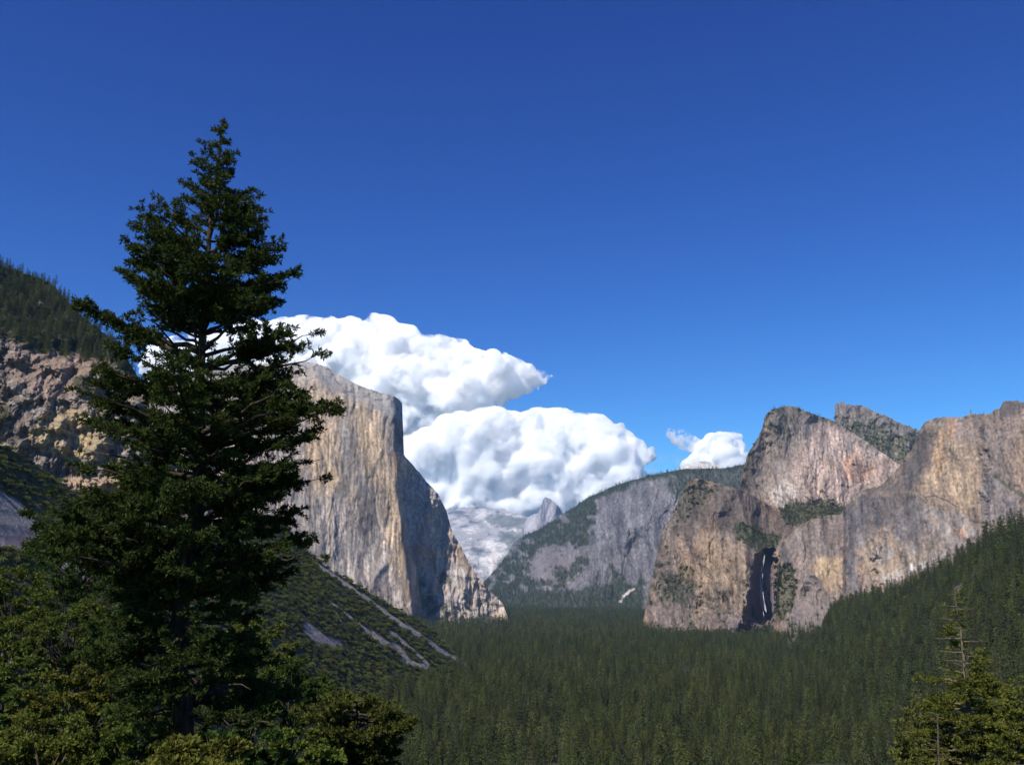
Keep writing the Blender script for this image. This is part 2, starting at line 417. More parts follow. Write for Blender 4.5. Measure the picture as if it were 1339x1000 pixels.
# ---- its shaded east wall with the pale broken foot
def paint_east(PX, PY, P):
    k = granite(P, 0.35, 0.55, 0.5, 4.0, 1.1) * np.array([1.6, 1.5, 1.42])
    low = soft(PX, PY, [(540, 745), (592, 735), (615, 742), (634, 765), (657, 788), (661, 810), (540, 820)], 5, 5)
    g2 = granite(P, 0.55, 0.3, 0.9, 6.0, 0.6) * 1.35
    k = k * (1 - low[..., None]) + g2 * low[..., None]
    k = mixc(k, TAN * 0.7, soft(PX, PY, [(590, 700), (604, 715), (622, 750), (600, 745)], 3, 3) * 0.6)
    k = mixc(k, PALE * 1.25, sstep(2.2, 0.8, line_d(PX, PY, [(603, 742), (610, 760), (612, 778)]) + 2 * fbm(PX / 5, PY / 5, 0, 2)) * 0.8)
    tree = soft(PX, PY, [(540, 752), (556, 765), (568, 782), (600, 795), (640, 800), (655, 815), (540, 830)], 3, 6, 0.1) * sstep(-0.3, 0.15, fbm(PX / 14, PY / 10, 2, 3))
    tree = np.maximum(tree, soft(PX, PY, [(573, 752), (580, 747), (592, 756), (590, 763), (575, 764)], 2, 2))
    k = mixc(k, TREE_G, tree * 0.7)
    k = mixc(k, PALE * 1.1, sstep(3.0, 1.0, line_d(PX, PY, [(598, 792), (612, 800), (626, 808)]) + 3 * fbm(PX / 6, PY / 6, 3, 2)))
    return k, tree * 0.9, zero(PX)
relief('shaded_granite_wall', [(520, 590), (528.8, 595), (543, 612), (558, 630), (573, 646), (583, 667), (592, 697), (604, 716), (615, 739), (634, 765), (657, 788), (664, 806)],
       [(520, 835), (664, 835)],
       [(522, 600, 3950), (545, 615, 4180), (575, 650, 4260), (525, 700, 3950), (525, 830, 3900), (560, 740, 4150), (592, 700, 4300), (560, 800, 4050), (600, 790, 4130), (640, 800, 4220), (664, 806, 4260), (610, 745, 4230), (640, 770, 4270), (640, 830, 4120)],
       rock_disp(55, 14, 5, 6, 0.9, 7.0, 200, 1.0, 2.4), paint_east, M_ROCK, 0.6, 320, 900, 1.3, 0.15,
       'dark shaded granite wall with a pale broken foot behind the monolith edge', 'cliff')

# ---- far pale ranges
def paint_far(PX, PY, P):
    x = P[..., 0]; z = P[..., 2]
    n = fbm(x / 420 + z / 500, z / 200 - x / 700, 2, 6, 0.62)
    k = mixc(np.broadcast_to(np.array([0.38, 0.37, 0.36]), P.shape), (0.13, 0.14, 0.15), sstep(0.05, 0.4, n))
    k = mixc(k, (0.70, 0.66, 0.61), sstep(0.0, 0.45, -n) * 0.9)
    k = mixc(k, (0.66, 0.60, 0.54), soft(PX, PY, [(645, 715), (653, 722), (647, 745), (640, 752), (637, 742)], 2, 2) * 0.9)
    f = soft(PX, PY, [(636, 676), (650, 670), (690, 676), (690, 690), (665, 690), (640, 684)], 3, 4, 0.15) + soft(PX, PY, [(650, 700), (690, 690), (690, 740), (655, 735), (662, 715)], 3, 4, 0.12)
    k = mixc(k, (0.13, 0.15, 0.13), np.clip(f, 0, 1) * 0.75)
    return k, zero(PX), zero(PX)
relief('far_mountain_range', [(560, 676), (575, 672), (586, 668), (596, 665), (604, 663), (610, 663.5), (616, 660.5), (625, 662), (635, 665), (644, 667.5), (650, 665), (657.5, 664), (664, 669), (672, 672), (690, 675), (720, 676), (760, 690)],
       [(560, 800), (760, 800)],
       [(560, 676, 17500), (660, 666, 18500), (760, 690, 16500), (560, 790, 12000), (660, 790, 12500), (760, 790, 13000), (620, 710, 15500), (690, 700, 15000)],
       rock_disp(600, 150, 50, 90, 12, 3.0, 1800, 1.3, 1.0), paint_far, M_FAR, 0.5, 240, 2500, 1.1, 0.25,
       'far pale bare granite range closing the valley head under the clouds', 'mountain')
def paint_dome(PX, PY, P):
    k = np.broadcast_to(np.array([0.36, 0.345, 0.36]), P.shape).copy()
    k = k * (1 + 0.5 * fbm(P[..., 0] / 90, P[..., 2] / 500, 3, 4))[..., None]
    k = mixc(k, (0.30, 0.285, 0.28), sstep(712, 722, PX - (PY - 650) * 0.25) * sstep(700, 680, PY) * 0.8)
    return k, zero(PX), zero(PX)
def dome_disp(PX, PY, P):
    return rock_disp(60, 50, 12, 10, 5, 2.0, 900, 1.0, 2.5)(PX, PY, P) + 150 * sstep(726, 738, PX) + 300 * sstep(708, 684, PX)
relief('half_dome_rock', [(683, 690), (687, 682), (692, 675), (698, 672), (704, 670.5), (707, 663), (710.5, 652.5), (713, 650), (717, 651), (722, 654), (727, 658), (731.5, 663), (735, 671), (738, 680), (742, 700)],
       [(683, 760), (742, 760)],
       [(683, 690, 13600), (713, 650, 14000), (742, 700, 13900), (683, 760, 13200), (713, 760, 13400), (742, 760, 13600), (713, 700, 13800)],
       dome_disp, paint_dome, M_FAR, 0.35, 260, 1200, 0.5, 0.3,
       'distant bluish half-dome peak with a sheer cut face at the valley head', 'mountain')
def paint_summit(PX, PY, P):
    k = mixc(np.broadcast_to(np.array([0.62, 0.57, 0.50]), P.shape), (0.35, 0.34, 0.32), sstep(0.05, 0.4, fbm(P[..., 0] / 120, P[..., 2] / 50, 2, 4)))
    return k, zero(PX), zero(PX)
relief('bald_summit_dome', [(870, 622), (885, 614), (895, 609.5), (905, 605.5), (913, 603), (921.5, 602), (930, 604.5), (938, 608), (948, 614), (960, 622)],
       [(870, 650), (960, 650)], [(870, 620, 10300), (920, 602, 10500), (960, 620, 10400), (915, 650, 9400)],
       rock_disp(60, 30, 14, 20, 5, 2.0, 500), paint_summit, M_FAR, 0.5, 90, 1200, 0.6, 0.3,
       'small bald pale summit dome showing above the wooded rim', 'mountain')

# ---- wooded massif in the middle distance
MID_SKY = [(628, 768), (635, 758), (646, 746), (659, 731), (664, 724), (672, 709), (685, 700), (703, 693), (716, 685), (726, 678), (734, 672.5), (750, 663.5), (768, 651), (786, 643), (802, 635), (820, 630), (846, 622), (867, 618), (880, 615), (897, 613), (920, 612), (942, 612.5), (974, 607), (1010, 603)]
def mid_tree(PX, PY):
    t = soft(PX, PY, [(620, 770), (659, 731), (690, 697), (734, 670), (768, 650), (778, 655), (775, 690), (768, 715), (745, 712), (720, 714), (700, 722), (690, 740), (690, 770), (640, 800)], 4, 7, 0.06)
    t = np.maximum(t, soft(PX, PY, [(600, 795), (640, 775), (690, 750), (708, 765), (735, 775), (760, 770), (790, 760), (800, 745), (830, 765), (838, 760), (850, 840), (600, 840)], 5, 8, 0.06, 2.0))
    sky_ = np.interp(PX, [p[0] for p in MID_SKY], [p[1] for p in MID_SKY])
    rim = sstep(11, 3, PY - sky_ + 10 * fbm(PX / 25, PY / 25, 5, 3)) * (PX > 760)
    t = np.maximum(t, rim)
    t = np.maximum(t, soft(PX, PY, [(868, 618), (990, 605), (990, 650), (900, 660), (870, 640)], 5, 7, 0.08, 7.0) * 0.75)
    t = np.maximum(t, soft(PX, PY, [(700, 765), (740, 740), (768, 722), (772, 735), (745, 762), (715, 785)], 4, 6, 0.08, 3.0) * 0.9)
    return t
def paint_mid(PX, PY, P):
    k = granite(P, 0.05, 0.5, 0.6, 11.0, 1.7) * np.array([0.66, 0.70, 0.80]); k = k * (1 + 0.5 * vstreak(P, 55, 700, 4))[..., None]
    k = mixc(k, (0.23, 0.19, 0.185), soft(PX, PY, [(690, 715), (765, 712), (775, 735), (750, 765), (712, 765), (690, 745)], 5, 7) * 0.5)
    t = mid_tree(PX, PY)
    k = mixc(k, PALE * 1.1, sstep(1.2, 0.4, line_d(PX, PY, [(722, 778), (745, 760), (768, 738)]) + 1.8 * fbm(PX / 4, PY / 4, 1, 2)) * 0.5)
    tal = sstep(2.6, 1.0, line_d(PX, PY, [(829, 770), (818, 776), (811, 786)]) + 2 * fbm(PX / 5, PY / 5, 1, 2))
    k = mixc(k, PALE * 1.35, tal)
    t = t * (1 - 0.95 * sstep(0.02, 0.28, fbm(PX / 13, PY / 9, 29, 4)) * (PX < 800) * (PY > 672) * sstep(782, 768, PY))
    b = sstep(0.1, 0.4, fbm(PX / 9, PY / 6, 9, 3)) * (PY > 690) * 0.6 * (PX < 800)
    t = np.clip(np.maximum(t, b * 0.6) * (1 - tal), 0, 1)
    k = mixc(k, TREE_G * 1.1, t * 0.85)
    return k, t, zero(PX)
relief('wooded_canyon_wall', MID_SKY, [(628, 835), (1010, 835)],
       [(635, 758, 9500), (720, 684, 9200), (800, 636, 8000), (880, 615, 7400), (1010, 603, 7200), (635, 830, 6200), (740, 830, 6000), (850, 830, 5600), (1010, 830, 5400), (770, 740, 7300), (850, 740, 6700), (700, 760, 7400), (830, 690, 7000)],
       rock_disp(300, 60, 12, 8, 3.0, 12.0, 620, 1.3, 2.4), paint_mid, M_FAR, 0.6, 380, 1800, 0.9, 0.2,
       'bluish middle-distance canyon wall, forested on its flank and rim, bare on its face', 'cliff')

# ---- cathedral rocks: upper rock, the spired ridge behind, lower buttress, big right wall
def paint_upper(PX, PY, P):
    k = granite(P, 0.25, 0.45, 0.6, 21.0, 1.0) * TONE * np.array([1.08, 1.07, 1.05])
    k = stain_and_shade(k, P, np.array(PINK * 1.1) * 0.85, soft(PX, PY, [(1040, 560), (1095, 560), (1170, 612), (1100, 665), (1040, 640)], 14, 10) * 0.6)
    k = stain_and_shade(k, P, np.array(RUST) * 0.85, soft(PX, PY, [(1100, 598), (1122, 595), (1145, 612), (1130, 632), (1105, 625)], 6, 6) * 0.55)
    k = stain_and_shade(k, P, np.array(PALE * 1.1) * 0.85, soft(PX, PY, [(1005, 640), (1030, 625), (1048, 640), (1035, 665), (1012, 660)], 8, 8) * 0.5)
    k = stain_and_shade(k, P, np.array(GREY * 0.75) * 0.85, soft(PX, PY, [(985, 580), (1000, 540), (1030, 530), (1070, 542), (1060, 570), (1010, 620), (985, 650), (970, 640)], 8, 8) * 0.5)
    sk = np.interp(PX, [974, 991, 997, 1000, 1012, 1030, 1047, 1072, 1093, 1200], [612, 572, 559, 544, 535, 531, 535, 544, 551, 600])
    t = sstep(10, 2, PY - sk + 8 * fbm(PX / 12, PY / 12, 5, 3)) * 0.6
    t = np.maximum(t, soft(PX, PY, [(1002, 545), (1030, 530), (1045, 545), (1030, 575), (1010, 570)], 4, 7, 0.1) * 0.45)
    t = np.maximum(t, soft(PX, PY, [(1022, 668), (1040, 656), (1090, 655), (1105, 668), (1100, 690), (1020, 690)], 3, 5, 0.1))
    k = k * (1 + 0.22 * soft(PX, PY, [(1040, 590), (1110, 560), (1190, 615), (1110, 668), (1005, 665), (1000, 620)], 10, 8))[..., None]  # slabs brightened in the colour, standing in for light that sets them off
    k = k * (1 - 0.45 * soft(PX, PY, [(968, 612), (980, 590), (990, 588), (986, 640), (975, 665), (966, 650)], 3, 4))[..., None]  # shade of the gully at the left edge, painted into the colour
    k = mixc(k, TREE_G * 1.2, t * 0.7)
    return k, t * 0.9, t * 0.3
relief('upper_buttress_rock', [(968, 640), (973, 612), (977.5, 594), (984, 583), (991.5, 571), (997, 559), (1000, 545), (1005, 538.5), (1012.5, 534.5), (1020, 532), (1030, 531), (1040, 532), (1047.5, 535), (1060, 540), (1072, 544), (1083, 547), (1093, 552), (1110, 562), (1140, 582), (1175, 606), (1200, 618)],
       [(968, 720), (1200, 720)],
       [(970, 640, 4300), (1000, 545, 4350), (1030, 531, 4400), (1090, 552, 4600), (1200, 618, 4500), (970, 715, 4150), (1040, 700, 4050), (1120, 650, 4200), (1200, 700, 4100), (1045, 620, 4150)],
       rock_disp(110, 14, 6, 6, 1.2, 22.0, 330, 1.2), paint_upper, M_ROCK, 0.65, 300, 1200, 1.2, 0.15,
       'rounded upper granite buttress with pinkish slabs above the waterfall', 'cliff')
def paint_spire(PX, PY, P):
    k = granite(P, 0.3, 0.5, 0.2, 31.0, 0.7) * 0.7
    t = soft(PX, PY, [(1096, 556), (1130, 550), (1160, 562), (1200, 570), (1215, 600), (1150, 610), (1110, 585), (1098, 570)], 4, 6, 0.08)
    t = np.clip(t * sstep(-0.45, 0.0, fbm(PX / 8, PY / 6, 2, 3)), 0, 1)
    k = mixc(k, TREE_G * 1.5, t * 0.6)
    return k, t * 0.55, t * 0.8
relief('spired_ridge', [(1090, 562), (1091.5, 546), (1092, 528), (1096, 526.5), (1102, 526), (1110, 528), (1118, 530), (1130, 531), (1142, 536.5), (1150, 540), (1160, 544), (1175.5, 552), (1188, 557), (1200, 562), (1225, 575)],
       [(1090, 640), (1225, 640)],
       [(1090, 545, 4900), (1150, 540, 4950), (1225, 575, 4900), (1090, 640, 4700), (1225, 640, 4700), (1150, 600, 4750)],
       rock_disp(50, 12, 6, 6, 1.0, 33.0, 260, 1.2), paint_spire, M_ROCK, 0.6, 150, 900, 1.8, 0.2,
       'notched ridge with brush covered slope between the two rock buttresses', 'cliff')
def paint_lower(PX, PY, P):
    k = granite(P, 0.42, 0.45, 0.25, 41.0, 0.8) * TONE * 0.88
    k = stain_and_shade(k, P, np.array((0.24, 0.195, 0.165)) * 0.85, soft(PX, PY, [(895, 635), (960, 640), (1000, 665), (990, 700), (930, 690), (880, 690)], 12, 10) * 0.6)
    k = stain_and_shade(k, P, np.array(TAN * 1.0) * 0.85, soft(PX, PY, [(930, 700), (975, 705), (985, 740), (975, 800), (935, 800), (915, 750)], 10, 10) * 0.6)
    k = stain_and_shade(k, P, np.array((0.28, 0.21, 0.19)) * 0.85, soft(PX, PY, [(845, 790), (880, 785), (900, 832), (850, 832)], 8, 6) * 0.5)
    k = mixc(k, (0.17, 0.13, 0.14), soft(PX, PY, [(958, 812), (990, 805), (1000, 835), (955, 835)], 4, 4) * 0.8)
    k = mixc(k, (0.13, 0.115, 0.125), soft(PX, PY, [(981, 742), (992, 724), (1008, 721), (1012, 745), (1016, 800), (1012, 812), (975, 806)], 2.5, 3) * 0.85)  # shade inside the waterfall recess painted in as darker rock
    t = soft(PX, PY, [(958, 688), (968, 682), (985, 688), (1000, 695), (1025, 702), (1014, 716), (1000, 722), (975, 715), (965, 702)], 3, 4, 0.12)
    t = np.maximum(t, soft(PX, PY, [(1020, 664), (1040, 655), (1110, 660), (1110, 672), (1050, 685), (1028, 688)], 3, 4, 0.12))
    t = np.maximum(t, soft(PX, PY, [(885, 740), (905, 748), (912, 775), (900, 790), (862, 785), (870, 760)], 4, 7, 0.1) * 0.8)
    t = np.maximum(t, soft(PX, PY, [(880, 665), (905, 630), (950, 632), (930, 648), (900, 672), (882, 690)], 4, 8, 0.1) * 0.45)
    t = np.maximum(t, sstep(0.12, 0.42, fbm(PX / 9, PY / 6, 3, 3)) * sstep(690, 760, PY + (920 - PX) * 0.4) * (PX < 975) * 0.75)
    t = np.maximum(t, soft(PX, PY, [(840, 818), (860, 828), (960, 822), (1010, 815), (1020, 840), (840, 840)], 3, 4, 0.12))
    k = k * (1 - 0.30 * soft(PX, PY, [(880, 690), (900, 628), (960, 636), (1020, 662), (1110, 664), (1100, 680), (1030, 706), (995, 700), (940, 690), (900, 705)], 6, 7))[..., None]  # brown top deepened in the colour, in place of shading between the masses
    k = mixc(k, TREE_G * 1.3, np.clip(t, 0, 1) * 0.65)
    return k, np.clip(t * 0.8, 0, 1), np.clip(t * 0.6, 0, 1)
def lower_disp(PX, PY, P):
    d = rock_disp(110, 13, 6, 6, 0.9, 44.0, 240, 1.2)(PX, PY, P)
    d = d + 190 * soft(PX, PY, [(986, 745), (992, 724), (1010, 721), (1016, 745), (1018, 812), (980, 810)], 5, 3)
    d = d - 70 * sstep(14, 0, np.abs(PX - 972)) * sstep(700, 730, PY) * sstep(825, 790, PY)
    return d
relief('lower_buttress', [(839, 822), (841, 814), (844.5, 794), (850, 765), (855, 745), (860, 718), (865.5, 696), (878, 675), (890, 650), (896, 637), (900.5, 629.5), (911, 625), (925, 628), (942.5, 632), (958, 637), (970.5, 640), (995, 654), (1012, 664), (1025, 663), (1040, 656), (1080, 660), (1110, 664)],
       [(839, 845), (1110, 845)],
       [(841, 815, 3500), (865, 697, 3500), (900, 630, 3550), (970, 640, 3650), (1020, 664, 3950), (1110, 664, 4000), (839, 840, 3250), (920, 840, 3000), (1010, 840, 3000), (1010, 725, 3350), (1100, 720, 3400), (920, 740, 3150), (975, 730, 3150), (1100, 840, 3000)],
       lower_disp, paint_lower, M_ROCK, 0.6, 340, 600, 1.5, 0.18,
       'low broken granite buttress left of the waterfall with scrub on its ledges', 'cliff')
RW_SKY = [(1012, 812), (1015, 790), (1014, 776), (1017, 768), (1016, 748), (1018, 738), (1017, 726), (1019, 718), (1020, 712), (1026.5, 705), (1044, 689), (1061.5, 678.5), (1079, 673.5), (1100, 672.5), (1104, 663), (1112.5, 652), (1130, 640), (1151, 634.5), (1165, 622.5), (1175, 610), (1182.5, 599), (1190, 590), (1196.5, 580), (1203.5, 560), (1208, 553), (1214, 549), (1222, 546.5), (1231.5, 545), (1242, 545.5), (1256, 546), (1270, 540), (1287.5, 542), (1296, 540), (1301.5, 535), (1308, 534), (1311, 526), (1315.5, 524), (1326, 524), (1339, 526), (1390, 530), (1460, 545)]
def paint_right(PX, PY, P):
    k = granite(P, 0.3, 0.5, 0.3, 51.0, 0.9) * TONE * 1.0
    k = stain_and_shade(k, P, np.array(TAN * 1.15) * 0.85, soft(PX, PY, [(1228, 552), (1250, 575), (1282, 575), (1280, 660), (1250, 668), (1205, 655), (1195, 640), (1222, 600)], 7, 8) * 0.75)
    k = stain_and_shade(k, P, np.array((0.56, 0.34, 0.16)) * 0.85, soft(PX, PY, [(1222, 560), (1232, 555), (1236, 600), (1228, 620), (1218, 600)], 5, 5) * 0.5)
    k = stain_and_shade(k, P, np.array(RUST * 1.2) * 0.85, soft(PX, PY, [(1240, 545), (1252, 548), (1250, 568), (1242, 572)], 3, 4) * 0.6)
    k = stain_and_shade(k, P, np.array(PALE * 1.08) * 0.85, soft(PX, PY, [(1212, 665), (1232, 668), (1262, 680), (1276, 700), (1240, 715), (1225, 690), (1200, 658)], 5, 6) * 0.6)
    k = stain_and_shade(k, P, np.array(RUST * 1.25) * 0.85, soft(PX, PY, [(1250, 690), (1260, 688), (1262, 702), (1250, 704)], 3, 3) * 0.6)
    k = stain_and_shade(k, P, np.array((0.52, 0.37, 0.22)) * 0.85, soft(PX, PY, [(1060, 728), (1100, 730), (1104, 768), (1078, 775), (1062, 750)], 5, 5) * 0.75)
    k = stain_and_shade(k, P, np.array((0.50, 0.40, 0.28)) * 0.85, soft(PX, PY, [(1120, 700), (1195, 715), (1235, 705), (1230, 735), (1180, 755), (1135, 765)], 9, 10) * 0.5)
    k = stain_and_shade(k, P, np.array(PALE * 1.12) * 0.85, soft(PX, PY, [(1150, 755), (1195, 738), (1235, 722), (1240, 730), (1200, 748), (1160, 772)], 3, 4) * 0.7)
    k = stain_and_shade(k, P, np.array((0.17, 0.165, 0.175)) * 0.85, soft(PX, PY, [(1104, 672), (1128, 650), (1150, 648), (1150, 700), (1122, 720), (1120, 775), (1104, 775)], 7, 6) * 0.6)  # shaded side of the prow painted as dark grey
    k = stain_and_shade(k, P, np.array((0.20, 0.185, 0.18)) * 0.85, soft(PX, PY, [(1150, 650), (1200, 645), (1215, 680), (1200, 720), (1160, 700)], 8, 9) * 0.5)
    k = stain_and_shade(k, P, np.array((0.22, 0.20, 0.19)) * 0.85, soft(PX, PY, [(1140, 715), (1160, 705), (1172, 725), (1155, 740), (1140, 735)], 4, 4) * 0.6)
    k = stain_and_shade(k, P, np.array(GREY * 0.8) * 0.85, soft(PX, PY, [(1200, 560), (1228, 548), (1226, 580), (1195, 640), (1160, 640), (1185, 600)], 6, 6) * 0.6)  # ridge edge greyed in the colour to stand in for its shading
    k = stain_and_shade(k, P, np.array((0.24, 0.22, 0.22)) * 0.85, soft(PX, PY, [(1283, 620), (1300, 620), (1330, 650), (1325, 675), (1290, 685), (1282, 660)], 7, 7) * 0.55)
    k = stain_and_shade(k, P, np.array((0.26, 0.21, 0.18)) * 0.85, soft(PX, PY, [(1026, 705), (1055, 685), (1100, 675), (1102, 725), (1030, 725)], 6, 6) * 0.6)
    k = mixc(k, (0.07, 0.065, 0.065), soft(PX, PY, [(1020, 716), (1025, 708), (1032, 722), (1030, 745), (1024, 742)], 1.5, 2) * 0.8)  # darkness of the cleft painted on, not modelled
    k = mixc(k, (0.06, 0.055, 0.05), sstep(1.6, 0.4, line_d(PX, PY, [(1208, 650), (1222, 648), (1240, 655), (1250, 662)]) + 1.5 * fbm(PX / 6, PY / 4, 1, 2)) * 0.7)
    k = mixc(k, (0.08, 0.07, 0.07), soft(PX, PY, [(1308, 545), (1306, 530), (1316, 522), (1339, 526), (1332, 545)], 2.5, 3) * 0.6)
    sk = np.interp(PX, [p[0] for p in RW_SKY], [p[1] for p in RW_SKY])
    t = sstep(9, 2, PY - sk + 12 * fbm(PX / 14, PY / 10, 5, 3)) * 0.4
    t = np.maximum(t, sstep(3.2, 1.5, line_d(PX, PY, [(1300, 622), (1318, 635), (1332, 645), (1345, 652)]) + 3 * fbm(PX / 6, PY / 6, 1, 2)))
    t = np.maximum(t, sstep(2.0, 0.8, line_d(PX, PY, [(1268, 680), (1282, 683), (1294, 685)]) + 2 * fbm(PX / 6, PY / 6, 1, 2)))
    gl = soft(PX, PY, [(1020, 742), (1034, 738), (1042, 760), (1036, 800), (1020, 815), (1008, 800), (1012, 770)], 3, 4)
    t = np.maximum(t, gl * 1.4)
    k = mixc(k, TREE_G * 1.3, np.clip(t, 0, 1) * 0.6)
    k = k * (1 - 0.28 * soft(PX, PY, [(1104, 664), (1130, 641), (1165, 622), (1200, 565), (1222, 548), (1226, 575), (1205, 625), (1190, 655), (1150, 690), (1122, 700), (1104, 775)], 5, 6))[..., None]  # left face darkened in the colour as painted shading of its plane
    return k, np.clip(t * 0.6, 0, 1), np.clip(gl, 0, 1)
def right_disp(PX, PY, P):
    d = rock_disp(85, 11, 4.2, 5, 1.0, 55.0, 280, 1.0, 2.0)(PX, PY, P)
    d = d + 70 * sstep(4, -2, PX - np.interp(PY, [660, 775], [1104, 1103]))     # the wall left of the prow stands back
    d = d - 45 * soft(PX, PY, [(1228, 640), (1262, 666), (1290, 690), (1290, 760), (1150, 790), (1140, 720), (1200, 660)], 7, 4)
    d = d + 30 * soft(PX, PY, [(1020, 742), (1034, 738), (1042, 760), (1036, 800), (1020, 815), (1012, 790)], 5, 2)
    d = d + 110 * sstep(1216, 1196, PX - 0.0 * PY) * sstep(640, 600, PY + 0.35 * (PX - 1180))
    d = d - 40 * soft(PX, PY, [(1286, 560), (1345, 545), (1460, 560), (1460, 720), (1290, 700)], 8, 5)
    return d
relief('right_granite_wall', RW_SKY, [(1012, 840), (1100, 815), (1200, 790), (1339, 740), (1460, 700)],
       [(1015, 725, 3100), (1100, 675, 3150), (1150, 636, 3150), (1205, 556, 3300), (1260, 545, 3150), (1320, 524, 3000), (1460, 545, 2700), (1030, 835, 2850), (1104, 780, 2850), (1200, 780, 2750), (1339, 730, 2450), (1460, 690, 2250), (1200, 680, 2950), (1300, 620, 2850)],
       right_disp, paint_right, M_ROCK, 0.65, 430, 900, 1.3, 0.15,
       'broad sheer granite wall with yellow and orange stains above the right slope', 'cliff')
def paint_slab(PX, PY, P):
    k = granite(P, 0.3, 0.4, 0.3, 61.0, 0.7) * 0.9
    k = mixc(k, (0.19, 0.145, 0.13), np.full(PX.shape, 0.55))
    t = sstep(0.15, 0.4, fbm(PX / 7, PY / 5, 3, 3)) * 0.5
    t = np.maximum(t, sstep(810, 826, PY + 6 * fbm(PX / 8, PY / 8, 0, 2)))
    return mixc(k, TREE_G * 1.3, t * 0.6), t * 0.8, zero(PX)
relief('fallen_slab_buttress', [(1030, 822), (1033.5, 804), (1038, 790), (1044, 776), (1052, 760), (1058, 751), (1063, 748.5), (1071, 757), (1079, 771), (1089, 786), (1096, 796), (1110, 810)],
       [(1030, 845), (1110, 845)], [(1033, 804, 2560), (1062, 748, 2620), (1100, 800, 2560), (1030, 840, 2420), (1070, 840, 2400), (1110, 840, 2400)],
       rock_disp(30, 8, 4, 5, 0.7, 64.0, 160), paint_slab, M_ROCK, 0.6, 130, 250, 1.3, 0.25,
       'grey triangular rock slab leaning at the foot of the right wall', 'cliff')

# ---- left: forested hill with a broken cliff under it
def paint_lcliff(PX, PY, P):
    x = P[..., 0]; z = P[..., 2]
    k = granite(P, 0.35, 0.5, 0.45, 71.0, 0.30) * np.array([0.62, 0.57, 0.52])
    blk = fbm(x / 9, z / 9, 2, 4, 0.65)
    k = mixc(k, (0.47, 0.44, 0.43), sstep(0.1, 0.5, blk) * 0.5)
    k = mixc(k, (0.07, 0.07, 0.085), sstep(0.05, 0.5, -blk) * 0.85)
    k = mixc(k, (0.30, 0.20, 0.14), soft(PX, PY, [(20, 440), (140, 455), (120, 510), (60, 530), (15, 500)], 14, 12) * 0.5)
    ochre = soft(PX, PY, [(52, 545), (75, 530), (130, 540), (150, 600), (85, 602), (40, 575)], 5, 6)
    band = sstep(-0.25, 0.35, fbm(x / 40, (z + 0.25 * x) / 4.5, 2, 3))
    k = mixc(k, (0.40, 0.30, 0.16), ochre * (0.4 + 0.5 * band))
    k = mixc(k, (0.38, 0.26, 0.16), soft(PX, PY, [(80, 628), (110, 622), (190, 618), (240, 600), (240, 665), (150, 668), (130, 655)], 6, 6) * (0.45 + 0.45 * band))
    edge = np.interp(PX, [-150, 0, 20, 60, 100, 140, 200, 300], [440, 440, 448, 462, 464, 478, 500, 520])
    t = sstep(5, -6, PY - edge + 14 * fbm(PX / 22, PY / 22, 5, 3))
    t2 = soft(PX, PY, [(95, 495), (118, 490), (130, 505), (112, 518), (98, 512)], 2, 3) + soft(PX, PY, [(-20, 532), (10, 530), (14, 550), (-20, 556)], 2, 3)
    k = mixc(k, BRUSH_G * 0.7, np.clip(t + t2, 0, 1) * 0.8)
    return k, t, np.clip(t * 0.35 + t2, 0, 1)
def lcliff_disp(PX, PY, P):
    x = P[..., 0]; z = P[..., 2]
    return rock_disp(30, 4, 2.2, 3, 0.35, 72.0, 90, 1.4, 1.2)(PX, PY, P) - 5 * np.round(fbm(x / 16, z / 22, 1, 2) * 6) / 2
relief('left_cliff_hill', [(-150, 300), (-60, 325), (0, 347), (18, 352), (34.5, 358), (57.5, 366), (73.6, 376), (79, 384), (90, 396), (110, 416), (138, 437), (160, 460), (185, 500), (215, 560), (250, 620), (300, 690)],
       [(-150, 640), (0, 660), (100, 700), (200, 730), (300, 730)],
       [(-150, 300, 1180), (0, 347, 1330), (80, 384, 1400), (320, 540, 1480), (0, 445, 1150), (140, 475, 1210), (-150, 640, 1020), (0, 650, 1050), (150, 670, 1080), (320, 720, 1140), (-150, 445, 1080), (250, 560, 1260)],
       lcliff_disp, paint_lcliff, M_ROCK, 0.7, 420, 500, 1.0, 0.15,
       'broken cliff with ochre bands under a conifer covered hill at far left', 'cliff')

